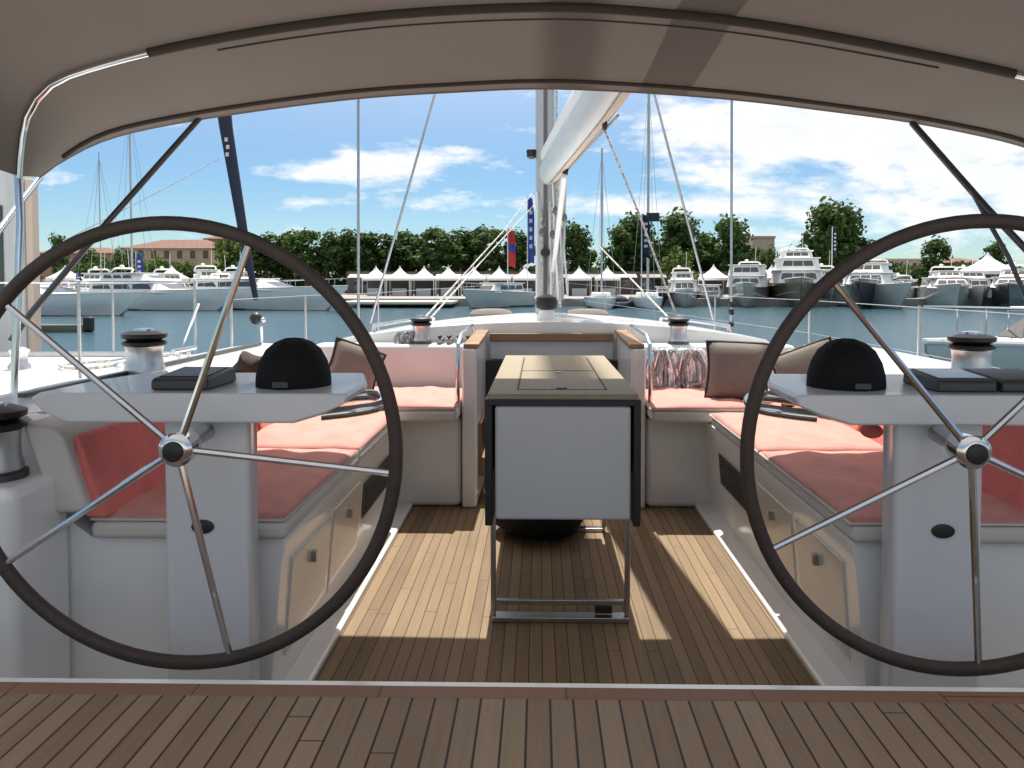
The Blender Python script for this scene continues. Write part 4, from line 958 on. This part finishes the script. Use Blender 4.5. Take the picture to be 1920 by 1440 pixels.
q = tent(1338, 'white pagoda tent between the two leftmost big motor yachts', d=88)
q = tent(1447, 'white pagoda tent just left of the largest motor yacht', d=90)
q = tent(1852, 'white pagoda tent at the far right before a round tree', d=88); q.scale = (1.5, 1.5, 1.35)
q = tent(122, 'white pagoda tent at the far left behind the wheel rim', d=92); q = tent(322, 'white pagoda tent in front of the ochre building', d=92)
# market umbrellas / awning strip and low buildings behind the tents
aw = Thing('cafe_building', 'long low dark cafe front with grey awning behind the tents', 'building', (-2, 108, -.42))
aw.part('facade', MB().box(-27, 30, 108, 112, -.42, 2.7), M['shut'])
for k in range(14):
    x_ = -26.5+k*4.05; aw.part('awning', MB().add([(x_,108,2.35),(x_+3.5,108,2.35),(x_+3.5,106.4,1.85),(x_,106.4,1.85)], [(0,1,2,3)]), M['quay'] if k % 3 else M['pave'], solid=.05)
    aw.part('window', MB().box(x_+.5, x_+2.9, 107.97, 107.995, .1, 1.6), M['glass'])

# buildings
def building(px0, px1, ytop, d, depth, wall, label, roof=None, rows=2, cols=5, ybase=None, roofh=1.6, name='building'):
    x0, x1 = W(px0, 500, d).x, W(px1, 500, d).x; zt = W((px0+px1)/2, ytop, d).z; z0 = -.42
    if roof: ze = zt-roofh
    else: ze = zt
    t = Thing(name, label, 'building', ((x0+x1)/2, d, z0))
    t.part('wall', MB().box(x0, x1, d, d+depth, z0, ze), wall)
    if roof:
        t.part('roof', MB().add([(x0-.4,d-.4,ze+.003),(x1+.4,d-.4,ze+.003),(x1+.4,d+depth+.4,ze+.003),(x0-.4,d+depth+.4,ze+.003),(x0+depth*.4,d+depth/2,zt),(x1-depth*.3,d+depth/2,zt)],
               [(0,3,2,1),(0,1,5,4),(1,2,5),(2,3,4,5),(3,0,4)]), M['roof'])
    for r_ in range(rows):
        for c_ in range(cols):
            xc = x0+(x1-x0)*(c_+.5)/cols; zc = z0+(ze-z0)*(r_+.55)/rows; ww = min(.5, (x1-x0)/cols*.2); hh = min(.8, (ze-z0)/rows*.28)
            wd = t.part('window', MB().box(xc-ww, xc+ww, d-.03, d-.004, zc-hh, zc+hh), M['shut'])
            t.part('sill', MB().box(xc-ww-.1, xc+ww+.1, d-.12, d-.004, zc-hh-.14, zc-hh-.004), M['beige'], parent=wd)
    if not roof:
        t.part('parapet', MB().box(x0-.15, x1+.15, d-.15, d+depth+.15, ze+.002, ze+.3), M['beige'])
    return t
building(228, 398, 446, 140, 12, M['plaster'], 'long ochre building with hipped terracotta roof and shuttered windows', roof=True, rows=3, cols=7, roofh=1.9)
building(382, 424, 436, 152, 8, M['plaster2'], 'taller reddish building just right of the ochre one', roof=True, rows=3, cols=3, roofh=1.2)
building(64, 205, 462, 150, 10, M['plaster2'], 'low brownish house at far left behind the wheel rim', roof=True, rows=2, cols=6, roofh=1.3)
building(1410, 1452, 446, 125, 8, M['beige'], 'plain beige flat roofed block left of the largest motor yacht', roof=None, rows=0, cols=0)
building(1780, 1850, 482, 130, 8, M['plaster2'], 'low brown building between the two right round trees', roof=True, rows=2, cols=4, roofh=.9)
building(1640, 1740, 488, 140, 8, M['beige'], 'low pale building inside the right wheel beyond the yachts', roof=None, rows=2, cols=6)

# ------------------------------------------------------------------ trees
def crown_mesh(rx, rz, zc, seed, nleaf=2600, tall=False, size=.26):
    rd = random.Random(seed); b = MB()
    cl = []
    for k in range(30):
        a = rd.uniform(0, 2*math.pi); r = rd.uniform(.05, .85); h = rd.uniform(-.8, .92)
        r *= (1-abs(h)**2*.6)
        cl.append((Vector((rx*r*math.cos(a), rx*r*math.sin(a), zc+rz*h)), rd.uniform(.17, .42)*min(rx, rz)))
    for i in range(nleaf):
        c, rr = rd.choice(cl)
        d = Vector((rd.gauss(0, 1), rd.gauss(0, 1), rd.gauss(0, 1))).normalized()*rr*rd.uniform(.3, 1.25)
        p = c+d; n_ = (d.normalized()+Vector((rd.gauss(0,.5), rd.gauss(0,.5), rd.gauss(0,.5)+.3))).normalized()
        u_ = n_.orthogonal().normalized(); v_ = n_.cross(u_); s = size*rd.uniform(.6, 1.3); an = rd.uniform(0, 6.28)
        e1, e2 = u_*math.cos(an)+v_*math.sin(an), v_*math.cos(an)-u_*math.sin(an)
        b.add([p-e1*s, p-e2*s*.6, p+e1*s, p+e2*s*.6], [(0,1,2,3)])
    return b, cl
PROTO = []
def make_proto(rx, rz, zc, seed, m, htrunk, nleaf=2600, size=.26):
    t = Thing('tree', 'tree', 'tree', (0, 0, 0), None)
    b, cl = crown_mesh(rx, rz, zc, seed, nleaf, size=size)
    t.part('crown', b, m)
    tr = MB().tube([(0,0,-.1),(.05,0,htrunk*.5),(0,.05,zc)], [.24, .18, .10], n=8)
    for c, rr in cl[:7]: tr.tube([(0,0,htrunk*.8),(c.x*.5,c.y*.5,(htrunk*.8+c.z)/2),tuple(c)], [.09,.06,.03], n=5)
    t.part('trunk', tr, M['bark'])
    return t.o
p_plane = [make_proto(2.1, 2.5, 5.6, 11+k, M['leaf'], 4.0) for k in range(3)]
p_round = [make_proto(2.9, 3.2, 5.6, 31+k, M['leaf'], 3.4, 3800, .28) for k in range(2)]
p_small = [make_proto(1.9, 1.9, 2.8, 41, M['leaf2'], 1.8, 2000, .22)]
used = set()
def tree(px, ytop, d, protos, i, label, grp, sx=1.0):
    pr_ = protos[i % len(protos)]; o = pr_ if pr_.name not in used else copytree(pr_)
    used.add(pr_.name)
    zt = W(px, ytop, d).z; z0 = -.42; H0 = {id(q): 8.2 for q in p_plane}.get(id(pr_), 8.8 if pr_ in p_round else 4.7)
    s = (zt-z0)/H0
    o.location = (W(px, 500, d).x, d, z0); o.scale = (s*sx, s*sx, s); o.rotation_euler = (0, 0, i*1.3)
    o['label'] = label; o['group'] = grp; o['category'] = 'tree'
G = 'row of plane trees behind the quay'
ordw = ['first','second','third','fourth','fifth','sixth','seventh','eighth','ninth','tenth','eleventh','twelfth','thirteenth','fourteenth']
xs = [462,500,538,575,612,650,690,730,772,812,852,892,930,968]
for i, px in enumerate(xs):
    tree(px, [446,440,436,434,436,434,438,440,436,430,432,428,432,434][i], 116+(i % 3)*2, p_plane, i, '%s tree from the left in the dark green row between left wheel and mast' % ordw[i], G, 1.45)
tree(1080, 424, 114, p_round, 0, 'dark tree just right of the mast', 'trees right of the mast')
tree(1160, 424, 116, p_round, 1, 'dark tree right of the gap after the first tent pair', 'trees right of the mast', 1.05)
tree(1195, 408, 118, p_round, 0, 'dark tree behind the tall dark mast', 'trees right of the mast', 1.05)
tree(1262, 402, 114, p_round, 1, 'broad dark tree right of the tall dark mast', 'trees right of the mast', 1.15)
tree(1296, 412, 118, p_plane, 1, 'dark tree behind the slanting right stay', 'trees right of the mast', 1.3)
tree(1325, 440, 120, p_plane, 2, 'small dark tree in the dip left of the rounded tree', 'trees right of the mast', 1.4)
tree(1372, 412, 114, p_round, 0, 'rounded dark tree behind the vertical right shroud', 'trees right of the mast', 1.15)
tree(1540, 384, 112, p_round, 1, 'tallest tree, broad crown behind the largest motor yacht', 'trees right of the mast', 1.05)
tree(1585, 392, 115, p_round, 0, 'right half of the tall tree pair behind the black hulled yacht', 'trees right of the mast', 1.05)
tree(1750, 450, 112, p_round, 1, 'round green tree inside the right wheel', 'trees right of the mast', 1.15)
tree(1868, 458, 112, p_round, 0, 'round green tree at the far right behind the pointed tent', 'trees right of the mast', 1.0)
G = 'lighter trees in front of the left buildings'
tree(235, 470, 120, p_small, 0, 'light green tree at the left end of the ochre building', G, 1.1)
tree(300, 484, 118, p_small, 1, 'light green bush tree before the ochre building', G)
tree(345, 492, 118, p_small, 2, 'low light green tree before the ochre building windows', G)
tree(428, 448, 112, p_small, 3, 'bright green tree right of the ochre building', G, .85)
tree(170, 470, 125, p_small, 4, 'green tree left of the small blue flags', G, 1.1)
tree(112, 444, 130, p_round, 0, 'thin dark tree at the far left above the roof', G, .6)
tree(1275, 470, 100, p_small, 5, 'light green low tree before the broad dark tree', G)
tree(1440, 468, 110, p_small, 6, 'small green tree beside the beige block', G, .8)
# hedge filling the foot of the tree row
hb = MB(); rd = random.Random(4)
for i in range(20000):
    x_ = rd.uniform(-75, 75); p = Vector((x_, rd.uniform(119, 124), rd.uniform(-.4, 3.9+.5*math.sin(x_*.5))))
    n_ = Vector((rd.gauss(0,1), rd.gauss(0,1)-.6, rd.gauss(0,1)+.4)).normalized(); u_ = n_.orthogonal().normalized(); v_ = n_.cross(u_); s = rd.uniform(.25, .5)
    hb.add([p-u_*s, p-v_*s*.7, p+u_*s, p+v_*s*.7], [(0,1,2,3)])
o = link('hedge', hb, M['leaf']); o['kind'] = 'stuff'; o['label'] = 'dense dark hedge along the foot of the tree row'; o['category'] = 'hedge'
